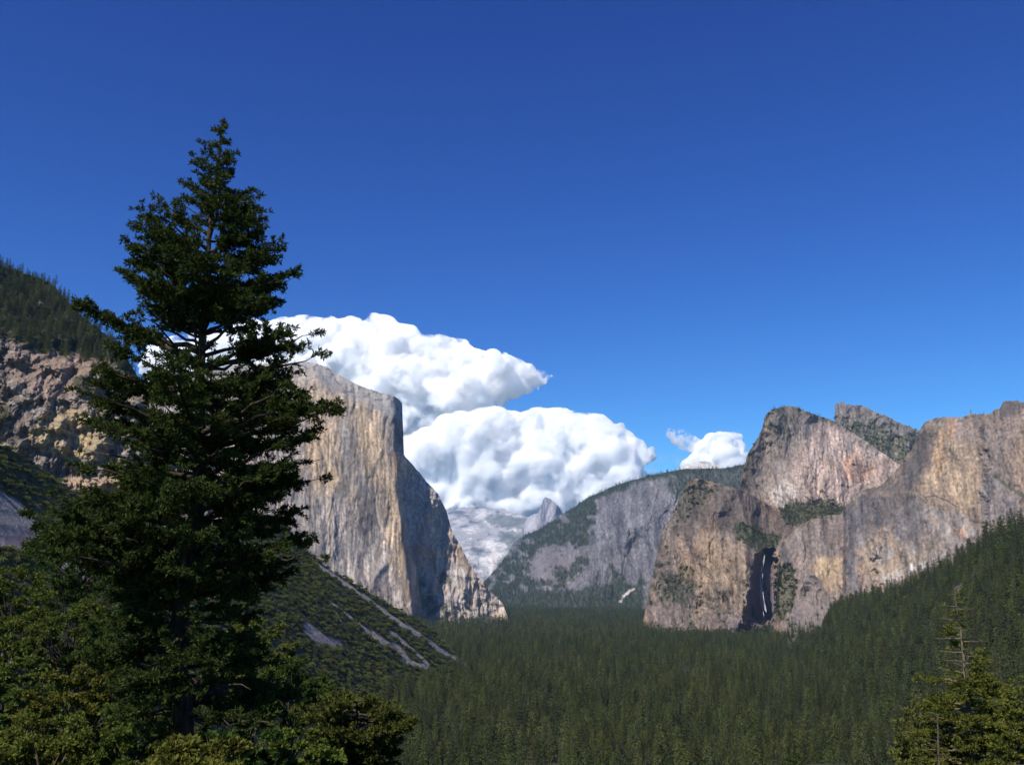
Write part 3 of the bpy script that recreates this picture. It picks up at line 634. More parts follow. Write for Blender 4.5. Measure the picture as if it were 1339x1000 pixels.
# ---- left: long brush and scree slope running down into the valley
LS_SKY = [(-250, 440), (-100, 520), (0, 582), (28.6, 594), (44, 604), (61.6, 619), (77, 630), (94.6, 641), (123, 650), (154, 664), (200, 668), (240, 664), (290, 662), (330, 668), (368, 679), (387, 703), (406, 724), (429, 743), (482, 774), (512, 792), (550, 813), (570, 830), (590, 850), (609, 866), (625, 880)]
L_TALUS = [[(-200, 560), (0, 641), (25, 655), (62, 697), (64, 708), (45, 716), (0, 716), (-200, 640)],
           [(40, 712), (66, 712), (100, 724), (142, 756), (136, 770), (100, 748), (60, 735)],
           [(-60, 812), (12, 822), (24, 842), (18, 866), (-60, 850)],
           [(398, 812), (424, 828), (448, 842), (440, 848), (418, 840), (398, 828)]]
def paint_left(PX, PY, P):
    n = fbm(PX / 9, PY / 7, 3, 4, 0.6)
    s = np.zeros(PX.shape)
    for q in L_TALUS: s = np.maximum(s, soft(PX, PY, q, 2.5, 2.5, 0.1))
    for ln, w in (([(418, 739), (456, 766), (486, 787), (523, 814), (553, 832), (579, 852), (609, 868)], 3.6),
                  ([(432, 787), (456, 804), (478, 822)], 2.2), ([(478, 822), (500, 838), (520, 846), (535, 866), (556, 872)], 5.0),
                  ([(512, 826), (540, 850), (560, 868)], 3.0), ([(438, 800), (452, 822)], 1.6)):
        s = np.maximum(s, sstep(w, w * 0.4, line_d(PX, PY, ln) + 2.4 * n))
    k = mixc(np.broadcast_to(BRUSH_G * 0.8, P.shape), (0.11, 0.09, 0.06), sstep(0.0, 0.5, n) * 0.6)
    scree = mixc(np.broadcast_to(np.array([0.20, 0.175, 0.165]), P.shape), (0.33, 0.295, 0.275), sstep(-0.2, 0.4, fbm(PX / 3, PY / 3, 1, 4, 0.7)))
    scree = mixc(scree, (0.20, 0.14, 0.16), soft(PX, PY, [(8, 700), (40, 690), (52, 708), (35, 720), (5, 712)], 4, 4) * 0.7 + soft(PX, PY, L_TALUS[2], 3, 3) * 0.6)
    k = k * (1 - s[..., None]) + scree * s[..., None]
    tr = np.clip(sstep(-0.05, 0.3, fbm(PX / 30, PY / 22, 8, 3)) * sstep(720, 800, PY + 0 * PX) , 0, 1) * (1 - s)
    br = (1 - s) * (0.75 + 0.25 * sstep(-0.2, 0.2, n))
    br = np.maximum(br, s * sstep(0.38, 0.5, fbm(PX / 6, PY / 5, 9, 2)) * 0.5)
    return k, tr * 0.5, br
def left_disp(PX, PY, P):
    x, y = P[..., 0], P[..., 1]
    return 22 * fbm(x / 160, P[..., 2] / 120, 2, 4) + 3 * fbm(x / 22, P[..., 2] / 18, 2, 3)
relief('scree_and_brush_slope', LS_SKY, [(-250, 1150), (0, 1120), (200, 1080), (400, 1010), (500, 945), (625, 900)],
       [(-250, 440, 640), (0, 582, 875), (154, 665, 1080), (330, 667, 1500), (429, 743, 1560), (550, 813, 1780), (625, 880, 1850), (0, 1000, 516), (200, 1000, 640), (400, 1000, 870), (0, 800, 660), (250, 800, 900), (480, 900, 1250), (-250, 1000, 420)],
       left_disp, paint_left, M_SLOPE, 0.9, 480, 200, 0.8, 0.15,
       'long brushy slope cut by pale scree chutes dropping into the valley', 'slope')

# ---- right: forested slope
RS_SKY = [(1040, 850), (1075, 832), (1088, 800), (1110, 792), (1130, 787), (1151, 780), (1175, 774), (1200, 764), (1235, 745), (1256, 734), (1275, 722), (1294.5, 708), (1315, 700), (1339, 690), (1400, 660), (1500, 610)]
def paint_rs(PX, PY, P):
    k = np.broadcast_to(np.array([0.045, 0.042, 0.025]), P.shape).copy()
    s = soft(PX, PY, [(1245, 772), (1262, 756), (1282, 745), (1284, 752), (1270, 766), (1258, 782), (1246, 786)], 2, 2.5, 0.12)
    k = mixc(k, (0.22, 0.19, 0.165), s)
    return k, 1 - s, zero(PX)
relief('forested_slope', RS_SKY, [(1040, 872), (1100, 900), (1200, 960), (1339, 1060), (1500, 1150)],
       [(1040, 850, 2450), (1088, 800, 2500), (1200, 764, 2000), (1294, 708, 1550), (1400, 660, 1250), (1500, 610, 1050), (1100, 900, 1400), (1200, 940, 1050), (1339, 1040, 700), (1500, 1100, 520), (1250, 850, 1250)],
       lambda PX, PY, P: 25 * fbm(P[..., 0] / 200, P[..., 2] / 150, 2, 3), paint_rs, M_SLOPE, 1.2, 240, 300, 0.8, 0.15,
       'steep dark conifer slope rising to the right beneath the granite wall', 'slope')

# ---- ground: the near hillside under the viewpoint and the flat valley floor, one sheet
def ground_z(x, y):
    r = np.maximum(y, 0) 
    z = -1.7 - 0.13 * np.minimum(r, 36) - 0.50 * np.clip(r - 36, 0, 1e9)
    z = np.where(y < 0, -1.7 + 0.05 * -y, z)
    zf = Z0 + 6 * fbm(np.asarray(x) / 400.0, np.asarray(y) / 400.0, 0.5, 3)
    near = z + 1.4 * fbm(np.asarray(x) / 9.0, np.asarray(y) / 9.0, 0.2, 3) * sstep(6, 30, r)
    return np.maximum(near, zf)
gy = np.concatenate([np.linspace(-120, 60, 61)[:-1], np.linspace(60, 420, 61)[:-1], np.linspace(420, 3000, 90)[:-1], np.linspace(3000, 21000, 60)])
gx = np.concatenate([-np.geomspace(300, 14500, 60)[::-1], np.linspace(-290, 290, 117), np.geomspace(300, 14500, 60)])
GX, GY = np.meshgrid(gx, gy)
GZ = ground_z(GX, GY)
gi = np.arange(GX.size).reshape(GX.shape)
gq = np.stack([gi[:-1, :-1], gi[:-1, 1:], gi[1:, 1:], gi[1:, :-1]], -1).reshape(-1, 4)
gc = np.broadcast_to(np.array([0.050, 0.046, 0.026]), GX.shape + (3,)).reshape(-1, 3)
g = mesh_np('ground', np.stack([GX, GY, GZ], -1).reshape(-1, 3), gq, M_SLOPE, True, {'col': ('POINT', 'FLOAT_COLOR', np.concatenate([gc, np.ones((len(gc), 1))], 1))})
tag(g, 'dark forest floor of the flat valley and the near hillside', 'ground', None, 'structure')

# ---- waterfall
def strand(pts, w, n=60, seed=0):
    """a falling ribbon of water: lens-shaped cross section, frayed edges"""
    pts = np.array(pts, float); t = np.linspace(0, 1, n); s = np.linspace(0, 1, len(pts))
    px = np.interp(t, s, pts[:, 0]) + 0.5 * fbm(t * 9, seed, 0, 3); py = np.interp(t, s, pts[:, 1]); D = np.interp(t, s, pts[:, 2])
    C = at(px, py, D); ww = w * (0.45 + 0.9 * t) * (1 + 0.9 * fbm(t * 14, seed + 3.3, 0, 3))
    V = []; m = 8
    for j in range(m):
        a = 2 * math.pi * j / m
        V.append(C + np.stack([np.cos(a) * ww, np.sin(a) * ww * 0.45, 0 * ww], -1))
    V = np.stack(V, 1).reshape(-1, 3)
    i = np.arange(n * m).reshape(n, m)
    F = np.stack([i[:-1], np.roll(i, -1, 1)[:-1], np.roll(i, -1, 1)[1:], i[1:]], -1).reshape(-1, 4)
    return V, F
def merge(parts):
    V = []; F = []; k = 0
    for v, f in parts: V.append(v); F.append(f + k); k += len(v)
    return np.concatenate(V), np.concatenate(F)
m_w, _nt, _b = new_mat('white_water')
_n = _nt.nodes.new('ShaderNodeTexNoise'); _n.inputs['Scale'].default_value = 0.25; _n.inputs['Detail'].default_value = 6
_tc = _nt.nodes.new('ShaderNodeTexCoord'); _mp = _nt.nodes.new('ShaderNodeMapping'); _mp.inputs['Scale'].default_value = (1, 1, 0.12)
_nt.links.new(_tc.outputs['Object'], _mp.inputs[0]); _nt.links.new(_mp.outputs[0], _n.inputs['Vector'])
_cr = _nt.nodes.new('ShaderNodeValToRGB'); _cr.color_ramp.elements[0].position = 0.35; _cr.color_ramp.elements[1].position = 0.65
_cr.color_ramp.elements[0].color = (0.24, 0.24, 0.26, 1); _cr.color_ramp.elements[1].color = (0.62, 0.63, 0.65, 1)
_nt.links.new(_n.outputs[0], _cr.inputs[0]); _nt.links.new(_cr.outputs[0], _b.inputs['Base Color']); _b.inputs['Roughness'].default_value = 0.5
wv, wf = merge([strand([(1000, 725, 3290), (996.5, 740, 3270), (994.5, 760, 3220), (996.5, 780, 3160), (1000, 797, 3120)], 1.7, 70, 1),
                strand([(1000.3, 726, 3290), (997.5, 744, 3265), (996.5, 764, 3210), (999, 785, 3150), (1002, 800, 3110)], 1.1, 70, 5),
                strand([(996, 745, 3255), (994.0, 765, 3205), (995, 785, 3150), (998, 800, 3100), (999, 808, 3090)], 0.9, 60, 9)])
tag(mesh_np('waterfall', wv, wf, m_w, True), 'thin white waterfall dropping down the dark cleft beside the lower buttress', 'waterfall', None, 'structure')
# ---------------------------------------------------------------- trees
def tube(path, rad, m=7):
    path = np.array(path, float); n = len(path)
    T = np.gradient(path, axis=0); T /= np.linalg.norm(T, axis=1)[:, None] + 1e-9
    ref = np.array([0.0, 1.0, 0.1]); A = np.cross(T, ref); A /= np.linalg.norm(A, axis=1)[:, None] + 1e-9
    B = np.cross(T, A); rad = np.broadcast_to(rad, n)
    a = np.linspace(0, 2 * math.pi, m, endpoint=False)
    V = path[:, None] + (np.cos(a)[None, :, None] * A[:, None] + np.sin(a)[None, :, None] * B[:, None]) * rad[:, None, None]
    i = np.arange(n * m).reshape(n, m)
    F = np.stack([i[:-1], np.roll(i, -1, 1)[:-1], np.roll(i, -1, 1)[1:], i[1:]], -1).reshape(-1, 4)
    return V.reshape(-1, 3), F
def leaves(C, Dn, ln, wd, r):
    """one pointed quad per centre: C base, Dn direction, ln length, wd width"""
    n = len(C); Dn = Dn / (np.linalg.norm(Dn, axis=1)[:, None] + 1e-9)
    S = np.cross(Dn, r.normal(size=(n, 3))); S /= np.linalg.norm(S, axis=1)[:, None] + 1e-9
    ln = np.broadcast_to(ln, n)[:, None]; wd = np.broadcast_to(wd, n)[:, None]
    V = np.stack([C, C + Dn * ln * 0.5 + S * wd * 0.5, C + Dn * ln, C + Dn * ln * 0.5 - S * wd * 0.5], 1).reshape(-1, 3)
    return V, np.arange(4 * n).reshape(n, 4)

def small_conifer(seed, h, rmax, nwh, nbr, ncl, leaf, top=0.55, bare=0.12, droop=0.25, ragged=0.25):
    """crown of a forest conifer as whorls of drooping sprays of needles; returns crown (V,F), trunk (V,F)"""
    r = np.random.default_rng(seed)
    C = []; D = []; L = []
    for i in range(nwh):
        t = (i + r.random() * 0.8) / nwh
        z = h * (bare + (1 - bare) * t)
        rr = rmax * (1 - t) ** top * (0.35 + 0.65 * min(1, t * 5 + 0.3)) + 0.012 * h
        for j in range(nbr):
            if r.random() < 0.12: continue
            a = r.random() * 6.283; q = rr * (1 + ragged * r.normal())
            e = 0.45 * t - droop
            for k in range(ncl):
                u = (k + 0.4 + r.random() * 0.6) / ncl
                dx, dy = math.cos(a), math.sin(a)
                C.append((dx * q * u + r.normal() * 0.12 * q, dy * q * u + r.normal() * 0.12 * q, z + q * u * e - 0.25 * q * u * u + r.normal() * 0.02 * h / nwh))
                D.append((dx + r.normal() * 0.6, dy + r.normal() * 0.6, 0.15 - droop + r.normal() * 0.4)); L.append(leaf * (0.7 + 0.6 * r.random()) * (0.6 + 0.5 * (1 - t)))
    for k in range(4):
        C.append((0, 0, h * (0.955 + 0.01 * k))); D.append((r.normal() * 0.2, r.normal() * 0.2, 1)); L.append(leaf * 0.6)
    L = np.array(L)
    cv = leaves(np.array(C), np.array(D, float), L, L * 0.55, r)
    z = np.linspace(-2, h * 0.96, 6)
    tv = tube(np.stack([0 * z, 0 * z, z], -1), np.interp(z, [-2, h], [0.013 * h, 0.004 * h]), 5)
    return cv, tv
M_ND = [M_NEEDLE,
        leaf_mat('olive_needles', (0.055, 0.068, 0.020), (0.115, 0.128, 0.036), 0.45),
        leaf_mat('grey_green_needles', (0.038, 0.052, 0.024), (0.084, 0.102, 0.044), 0.5)]
SRC = bpy.data.collections.new('tree_sources')
def two_mat(name, cv, tv, mats):
    V = np.concatenate([cv[0], tv[0]]); F = np.concatenate([cv[1], tv[1] + len(cv[0])])
    o = mesh_np(name, V, F, mats[0], False, None, False)
    o.data.materials.append(mats[1])
    mi = np.zeros(len(F), np.int32); mi[len(cv[1]):] = 1
    o.data.polygons.foreach_set('material_index', mi)
    SRC.objects.link(o); return o
NEAR = []      # near variants: (crown mesh, trunk mesh, height, tone, habit)
KINDS = [(11, 33, 4.6, 26, 7, 4, 1.5, 0.75, 0.10, 0.25, 0, 'dark green', 'pointed'),
         (12, 38, 4.0, 30, 6, 4, 1.4, 0.60, 0.16, 0.30, 1, 'olive', 'slender'),
         (13, 28, 5.2, 20, 7, 4, 1.7, 0.55, 0.12, 0.12, 1, 'olive', 'broad'),
         (14, 35, 4.2, 28, 7, 4, 1.4, 0.85, 0.08, 0.28, 2, 'grey-green', 'pointed'),
         (15, 30, 4.6, 18, 6, 4, 1.6, 0.45, 0.28, 0.10, 2, 'grey-green', 'round-topped'),
         (16, 24, 4.4, 20, 7, 4, 1.4, 0.80, 0.06, 0.22, 0, 'dark green', 'short')]
for sd_, h, rm, nw, nb, nc, lf, tp, ba, dr, tone, tn, hb in KINDS:
    cv, tv = small_conifer(sd_, h, rm, nw, nb, nc, lf, tp, ba, dr)
    two_mat('s%02d_near' % len(NEAR), cv, tv, [M_ND[tone], M_BARK])
    cm = mesh_np('crown', cv[0], cv[1], M_ND[tone], False, None, False); tm = mesh_np('trunk', tv[0], tv[1], M_BARK, True, None, False)
    NEAR.append((cm.data, tm.data, h, tn, hb)); bpy.data.objects.remove(cm); bpy.data.objects.remove(tm)
NN = len(NEAR)
for k in range(5):
    sd_, h, rm, nw, nb, nc, lf, tp, ba, dr, tone, tn, hb = KINDS[k]
    cv, tv = small_conifer(sd_ + 50, h, rm * 1.05, 13, 5, 2, 3.4, tp, ba, dr)
    two_mat('s%02d_far' % (NN + k), cv, tv, [M_ND[tone], M_BARK])
def bush_mesh(seed, R, H, n, leaf):
    """rounded shrub: leaves on several lobes"""
    r = np.random.default_rng(seed); C = []; D = []
    lob = [(r.normal() * R * 0.45, r.normal() * R * 0.45, H * (0.35 + 0.35 * r.random()), R * (0.4 + 0.35 * r.random())) for _ in range(7)]
    for i in range(n):
        q = lob[r.integers(7)]; d = r.normal(size=3); d[2] = abs(d[2]) * 1.0 - 0.15; d /= np.linalg.norm(d)
        C.append((q[0] + d[0] * q[3], q[1] + d[1] * q[3], max(0, q[2] + d[2] * q[3] * 0.8))); D.append(d + r.normal(size=3) * 0.7)
    L = leaf * (0.6 + 0.8 * r.random(n))
    return leaves(np.array(C), np.array(D), L, L * 0.8, r)
for k in range(3):
    bv = bush_mesh(70 + k, 3.0, 3.8, 420, 0.75); z = np.linspace(-1, 2.2, 3)
    tv = tube(np.stack([0 * z, 0 * z, z], -1), 0.14, 4)
    two_mat('s%02d_bush' % (NN + 5 + k), bv, tv, [M_BRUSH, M_BARK])

class Pts:
    def __init__(self): self.p = []; self.s = []; self.v = []; self.r = []
    def add(self, p, s, v):
        self.p.append(p); self.s.append(s); self.v.append(v); self.r.append(rng.random(len(p)) * 6.283)
    def arrays(self):
        return np.concatenate(self.p), np.concatenate(self.s), np.concatenate(self.v), np.concatenate(self.r)
def scatter_grid(P, mask, dens, r):
    """points over a surface grid, density per square metre times the mask"""
    a = P[1:, :-1] - P[:-1, :-1]; b = P[:-1, 1:] - P[:-1, :-1]
    area = np.linalg.norm(np.cross(a, b), axis=-1)
    w = area * mask[:-1, :-1]; tot = w.sum()
    n = int(tot * dens)
    if n < 1: return np.zeros((0, 3))
    c = np.cumsum(w.ravel()); c /= c[-1]
    k = np.searchsorted(c, r.random(n)); k = np.clip(k, 0, w.size - 1)
    i, j = np.unravel_index(k, w.shape)
    u = r.random(n)[:, None]; v = r.random(n)[:, None]
    return P[i, j] + a[i, j] * u + b[i, j] * v
fo = Pts(); br = Pts()
DENS = {'granite_monolith': (1 / 500, 14), 'shaded_granite_wall': (1 / 260, 22), 'wooded_canyon_wall': (1 / 430, 25), 'upper_buttress_rock': (1 / 420, 17), 'spired_ridge': (1 / 330, 14),
        'lower_buttress': (1 / 240, 17), 'right_granite_wall': (1 / 420, 17), 'fallen_slab_buttress': (1 / 170, 20), 'left_cliff_hill': (1 / 62, 17), 'scree_and_brush_slope': (1 / 420, 13), 'forested_slope': (1 / 130, 31)}
BDENS = {'right_granite_wall': (1 / 110, 1.8), 'spired_ridge': (1 / 200, 2.2), 'lower_buttress': (1 / 200, 2.2), 'upper_buttress_rock': (1 / 250, 2.2), 'left_cliff_hill': (1 / 80, 1.0), 'scree_and_brush_slope': (1 / 24, 0.85)}
HK = np.array([k[1] for k in KINDS], float); HK = np.concatenate([HK, HK[:5], [1, 1, 1]])
for nm, P, tm_, bm_ in SCATTER:
    if nm in DENS and np.any(tm_ > 0.01):
        d, h = DENS[nm]; p = scatter_grid(P, np.where(tm_ > 0.15, tm_, 0), d, rng); n = len(p)
        if n:
            far = p[:, 1] > 2600
            v = np.where(far, rng.integers(NN, NN + 5, n), rng.integers(0, NN, n))
            hh = h * (0.55 + 0.75 * rng.random(n)); p[:, 2] -= 0.6
            fo.add(p, hh / HK[v], v)
    if nm in BDENS and np.any(bm_ > 0.01):
        d, s_ = BDENS[nm]; p = scatter_grid(P, np.where(bm_ > (0.6 if nm == 'scree_and_brush_slope' else 0.15), bm_, 0), d, rng); n = len(p)
        if n: br.add(p, s_ * (0.4 + (1.3 if nm == 'scree_and_brush_slope' else 0.7) * rng.random(n) ** 3), NN + 5 + rng.integers(0, 3, n))
for d0, d1, sp, hh0 in ((620, 1500, 9.6, 28), (1500, 3000, 12.5, 29), (3000, 7200, 20, 31)):
    n = int(0.62 * (d1 ** 2 - d0 ** 2) / sp ** 2)
    D = np.sqrt(rng.random(n) * (d1 ** 2 - d0 ** 2) + d0 ** 2); x = (rng.random(n) - 0.5) * 1.24 * D
    cl = fbm(x / 90, D / 90, 4, 3)
    keep = rng.random(n) < 0.72 + 0.9 * cl
    x, D, cl = x[keep], D[keep], cl[keep]; n = len(x)
    z = ground_z(x, D) - 0.5
    tone = fbm(x / 160, D / 220, 9, 3) + 0.25 * rng.normal(size=n)
    v = np.where(tone > 0.15, rng.choice([1, 2], n), np.where(tone < -0.15, rng.choice([0, 5, 3], n), rng.integers(0, NN, n)))
    if d0 >= 3000: v = np.where(v == 5, 0, v) + NN
    fo.add(np.stack([x, D, z], -1), hh0 * (0.5 + 0.75 * rng.random(n) ** 1.3 + 0.3 * cl) / HK[v], v)

# the 300 conifers that show largest become things of their own
p, s_, v, rz = fo.arrays()
c_, s2 = math.cos(TH), math.sin(TH)
def proj(p):
    f = p[..., 1] * c_ + p[..., 2] * s2; u = -p[..., 1] * s2 + p[..., 2] * c_
    return 669.5 + FPX * p[..., 0] / f, 500 - FPX * u / f
tx, ty = proj(p + np.stack([0 * s_, 0 * s_, HK[v] * s_ * 0.7], -1))
vis = (tx > 395) & (tx < 1335) & (ty < 996) & (v < NN) & ~((tx > 1150) & (ty > 880))
vis &= (p[:, 2] < -80) | (p[:, 0] > 0)
size = np.where(vis, HK[v] * s_ / p[:, 1], 0)
top = np.argsort(-size)[:300]
mask = np.ones(len(p), bool); mask[top] = False
GRP = 'conifers standing nearest on the valley floor'
def zone(px):
    for lim, t in ((470, 'behind the flat-topped pine'), (560, 'right of the flat-topped pine'), (640, 'below the monolith edge'),
                   (720, 'below the far half-dome'), (800, 'right of the bottom middle'), (880, 'below the buttress foot'),
                   (960, 'below the lower buttress'), (1040, 'straight below the waterfall'), (1120, 'below the leaning slab'), (1200, 'left of the bare-topped snag tree'), (9999, 'beyond the bare-topped snag tree')):
        if px < lim: return t
def stature(H): return 'towering' if H > 34 else 'tall' if H > 30 else 'mid-sized' if H > 25 else 'small'
keys = {}
for i in top:
    cm, tm_, h, tn, hb = NEAR[v[i]]
    row = 'front row' if ty[i] > 955 else 'second row' if ty[i] > 925 else 'back row'
    keys.setdefault('%s %s %s conifer, %s, %s' % (stature(h * s_[i]), hb, tn, row, zone(tx[i])), []).append(i)
ORD = ['leftmost', 'second', 'third', 'fourth', 'fifth', 'sixth', 'seventh', 'eighth', 'ninth', 'tenth', 'eleventh', 'twelfth']
for key, mem in keys.items():
    mem.sort(key=lambda i: tx[i])
    for q, i in enumerate(mem):
        cm, tm_, h, tn, hb = NEAR[v[i]]
        lab = key if len(mem) == 1 else 'leftmost ' + key if q == 0 else 'rightmost ' + key if q == len(mem) - 1 else ORD[min(q, 11)] + '-from-left ' + key
        o = empty('conifer', p[i].tolist(), float(rz[i])); o.scale = (float(s_[i]),) * 3
        tag(o, lab, 'tree', GRP)
        a = bpy.data.objects.new('crown', cm); link(a, o)
        b = bpy.data.objects.new('trunk', tm_); link(b, o)

def instancer(name, p, s_, v, rz, label):
    me = bpy.data.meshes.new(name); me.vertices.add(len(p)); me.vertices.foreach_set('co', p.astype(np.float32).ravel())
    for an, arr, ty_ in (('sc', s_, 'FLOAT'), ('rz', rz, 'FLOAT'), ('vi', v, 'INT')):
        t = me.attributes.new(an, ty_, 'POINT'); t.data.foreach_set('value', np.ascontiguousarray(arr, np.int32 if ty_ == 'INT' else np.float32))
    o = bpy.data.objects.new(name, me); link(o)
    tag(o, label, None, None, 'stuff')
    ng = bpy.data.node_groups.new(name + '_nodes', 'GeometryNodeTree')
    ng.interface.new_socket('Geometry', in_out='INPUT', socket_type='NodeSocketGeometry')
    ng.interface.new_socket('Geometry', in_out='OUTPUT', socket_type='NodeSocketGeometry')
    N = ng.nodes; L = ng.links
    gi_ = N.new('NodeGroupInput'); go = N.new('NodeGroupOutput')
    mp = N.new('GeometryNodeMeshToPoints'); ip = N.new('GeometryNodeInstanceOnPoints')
    ci = N.new('GeometryNodeCollectionInfo'); ci.inputs[0].default_value = SRC; ci.inputs[1].default_value = True; ci.inputs[2].default_value = True
    def na(nm_, t):
        q = N.new('GeometryNodeInputNamedAttribute'); q.data_type = t; q.inputs[0].default_value = nm_; return q.outputs[0]
    cx = N.new('ShaderNodeCombineXYZ'); L.new(na('rz', 'FLOAT'), cx.inputs[2])
    L.new(gi_.outputs[0], mp.inputs[0]); L.new(mp.outputs[0], ip.inputs['Points'])
    L.new(ci.outputs[0], ip.inputs['Instance']); ip.inputs['Pick Instance'].default_value = True
    L.new(na('vi', 'INT'), ip.inputs['Instance Index'])
    L.new(cx.outputs[0], ip.inputs['Rotation']); L.new(na('sc', 'FLOAT'), ip.inputs['Scale'])
    L.new(ip.outputs[0], go.inputs[0])
    md = o.modifiers.new('scatter', 'NODES'); md.node_group = ng
    return o
instancer('forest', p[mask], s_[mask], v[mask], rz[mask], 'dense conifer forest covering the valley floor, the slopes and the rims')
bp_, bs_, bv_, brz = br.arrays()
instancer('brush', bp_, bs_, bv_, brz, 'scrub and low oak brush on the slopes and ledges')
print('forest', mask.sum(), 'brush', len(bp_))

# ---------------------------------------------------------------- near trees, branch by branch
def big_conifer(name, label, path, D, env, nbr, mat, seed, bark=M_BARK, r0=0.34, asc=(0.45, -0.15), tuft=7, leaf=0.13, twig=1.0, inner=0.25, group=None,
                bare=(), extra=(), limbs=True, wide=0.5, rag=0.45, gap=0.12, lw=0.42, gap_low=0.0, open_z=None):
    """path: trunk as (px, py) from base to tip at distance D; env: rows (py, left px, right px) of the crown"""
    r = np.random.default_rng(seed)
    pa = np.array(path, float); TP = at(pa[:, 0], pa[:, 1], D); base = TP[0].copy()
    zs = TP[:, 2]; k = D / FPX / math.cos(TH)
    env = np.array(env, float)
    ez = at(np.full(len(env), 669.5), env[:, 0], D)[:, 2]; tcx = np.interp(ez[::-1], zs, at(pa[:, 0], pa[:, 1], D)[:, 0])[::-1]
    eL = tcx - at(env[:, 1], env[:, 0], D)[:, 0]; eR = at(env[:, 2], env[:, 0], D)[:, 0] - tcx
    ztop, zlow = ez.max(), ez.min()
    root = empty(name, base.tolist()); tag(root, label, 'tree', group)
    # finer trunk
    n = 40; zt = np.linspace(zs[0], zs[-1], n)
    tx_ = np.interp(zt, zs, TP[:, 0]) + 0.02 * r.normal(size=n); tr = np.stack([tx_, D + 0.03 * r.normal(size=n), zt], -1)
    rad = np.interp(zt, [zs[0], zs[0] + (zs[-1] - zs[0]) * 0.5, zs[-1]], [r0, r0 * 0.55, 0.012]) * (1 + 0.06 * r.normal(size=n))
    tv = tube(tr - base, rad, 12); mesh_np('trunk', tv[0], tv[1], bark, True, None, True, root)
    LC = []; LD = []; LL = []; limbs_v = []; twigs_v = []
    ga = 2.399; nb = 0
    jobs = []
    for i in range(nbr):
        u = (i + r.random()) / nbr
        z = ztop - (ztop - zlow) * u ** 0.85
        jobs.append((z, (i * ga + r.normal() * 0.35) % 6.283, None))
    for e in extra: jobs.append((at(669.5, e[1], D)[2], e[2], e))
    for z, a, e in jobs:
        t = (ztop - z) / (ztop - zlow)
        L_ = np.interp(z, ez[::-1], eL[::-1]); R_ = np.interp(z, ez[::-1], eR[::-1])
        ca = math.cos(a); side = R_ if ca > 0 else L_
        rr = side * abs(ca) ** 0.5 + (1 - abs(ca) ** 0.5) * 0.5 * (L_ + R_)
        nz = float(fbm(np.array([z * 0.8]), np.array([math.cos(a) * 1.6]), math.sin(a) * 1.6 + seed, 2)[0])
        rr = max(rr, 0.15) * min(1.06, 1.0 - 0.22 * r.random() ** 1.5 + rag * nz) if e is None else e[3]
        up = asc[0] * (1 - t) + asc[1] * t + 0.08 * r.normal()
        zo = min(z - rr * up * 0.8, zs[-1] - 0.15)
        o = np.array([np.interp(zo, zt, tx_), D, zo]); m = 9
        uu = np.linspace(0, 1, m)
        dr = np.array([math.cos(a), math.sin(a), 0])
        bend = r.normal() * 0.06
        pth = o[None] + dr[None] * (rr * uu)[:, None] + np.array([-dr[1], dr[0], 0])[None] * (bend * rr * uu ** 2)[:, None]
        pth[:, 2] += rr * up * (uu * 0.55 + 0.25 * uu ** 2) + 0.015 * rr * r.normal(size=m)
        rb = max(0.012, 0.018 * rr + 0.008)
        bv = tube(pth - base, np.linspace(rb * 1.3, 0.006, m), 6)
        isbare = any(b0 < 768 and False for b0 in ()) or any(at(669.5, b1, D)[2] < z < at(669.5, b0, D)[2] and r.random() < pr for b0, b1, pr in bare)
        if rr > 0.9: limbs_v.append(bv)
        else: twigs_v.append(bv)
        if isbare: tw_n = 2
        else: tw_n = max(3, int(rr * 6.5 * twig))
        for q in range(tw_n):
            ut = inner + (1 - inner) * (q + r.random()) / tw_n if rr > 1 else 0.1 + 0.9 * (q + r.random()) / tw_n
            pb = np.array([np.interp(ut, uu, pth[:, c]) for c in range(3)])
            sgn = 1 if q % 2 else -1
            ang = a + sgn * (0.75 + 0.35 * r.random()) * (1 if ut < 0.93 else 0.3)
            tl = (wide * rr * (1.08 - ut) + 0.16) * (0.7 + 0.5 * r.random()); tl = min(tl, 1.15)
            td = np.array([math.cos(ang), math.sin(ang), 0.12 + 0.25 * r.normal()])
            pe = pb + td * tl; new_twig = (tube(np.stack([pb, (pb + pe) / 2 + [0, 0, 0.03], pe]) - base, [0.009, 0.007, 0.004], 4))
            nn = max(2, int(tl / 0.11))
            if isbare: nn = 1 if r.random() < 0.5 else 0
            gz = fbm(pb[:1] * 0.9, pb[1:2] * 0.9, pb[2:] * 1.1 + seed, 2)[0]
            if gz < -0.42 + gap * 2 * (0.85 + (gap_low if t > 0.33 else 0)) and rr > 0.9: nn = 0
            if open_z and open_z[0] < pb[2] < open_z[1] and abs(pb[0] - o[0]) < open_z[2]: nn = 0
            if nn or (not open_z and r.random() < 0.4): twigs_v.append(new_twig)
            for s in range(nn):
                c = pb + (pe - pb) * ((s + 0.6) / nn) + r.normal(size=3) * 0.035
                for w in range(tuft):
                    d = r.normal(size=3) * 0.75 + td * 0.7; d[2] += 0.28
                    LC.append(c + r.normal(size=3) * 0.03); LD.append(d); LL.append(leaf * (0.7 + 0.6 * r.random()))
    LL = np.array(LL)
    cv = leaves(np.array(LC) - base, np.array(LD), LL, LL * lw, r)
    mesh_np('crown', cv[0], cv[1], mat, False, None, True, root)
    limbs_v.sort(key=lambda b: -np.ptp(b[0], 0).max())
    for b in limbs_v[:90]: mesh_np('limb', b[0], b[1], bark, True, None, True, root)
    tw = merge(limbs_v[90:] + twigs_v); mesh_np('twigs', tw[0], tw[1], bark, True, None, True, root)
    print(name, 'leaves', len(LL), 'limbs', len(limbs_v))
    return root
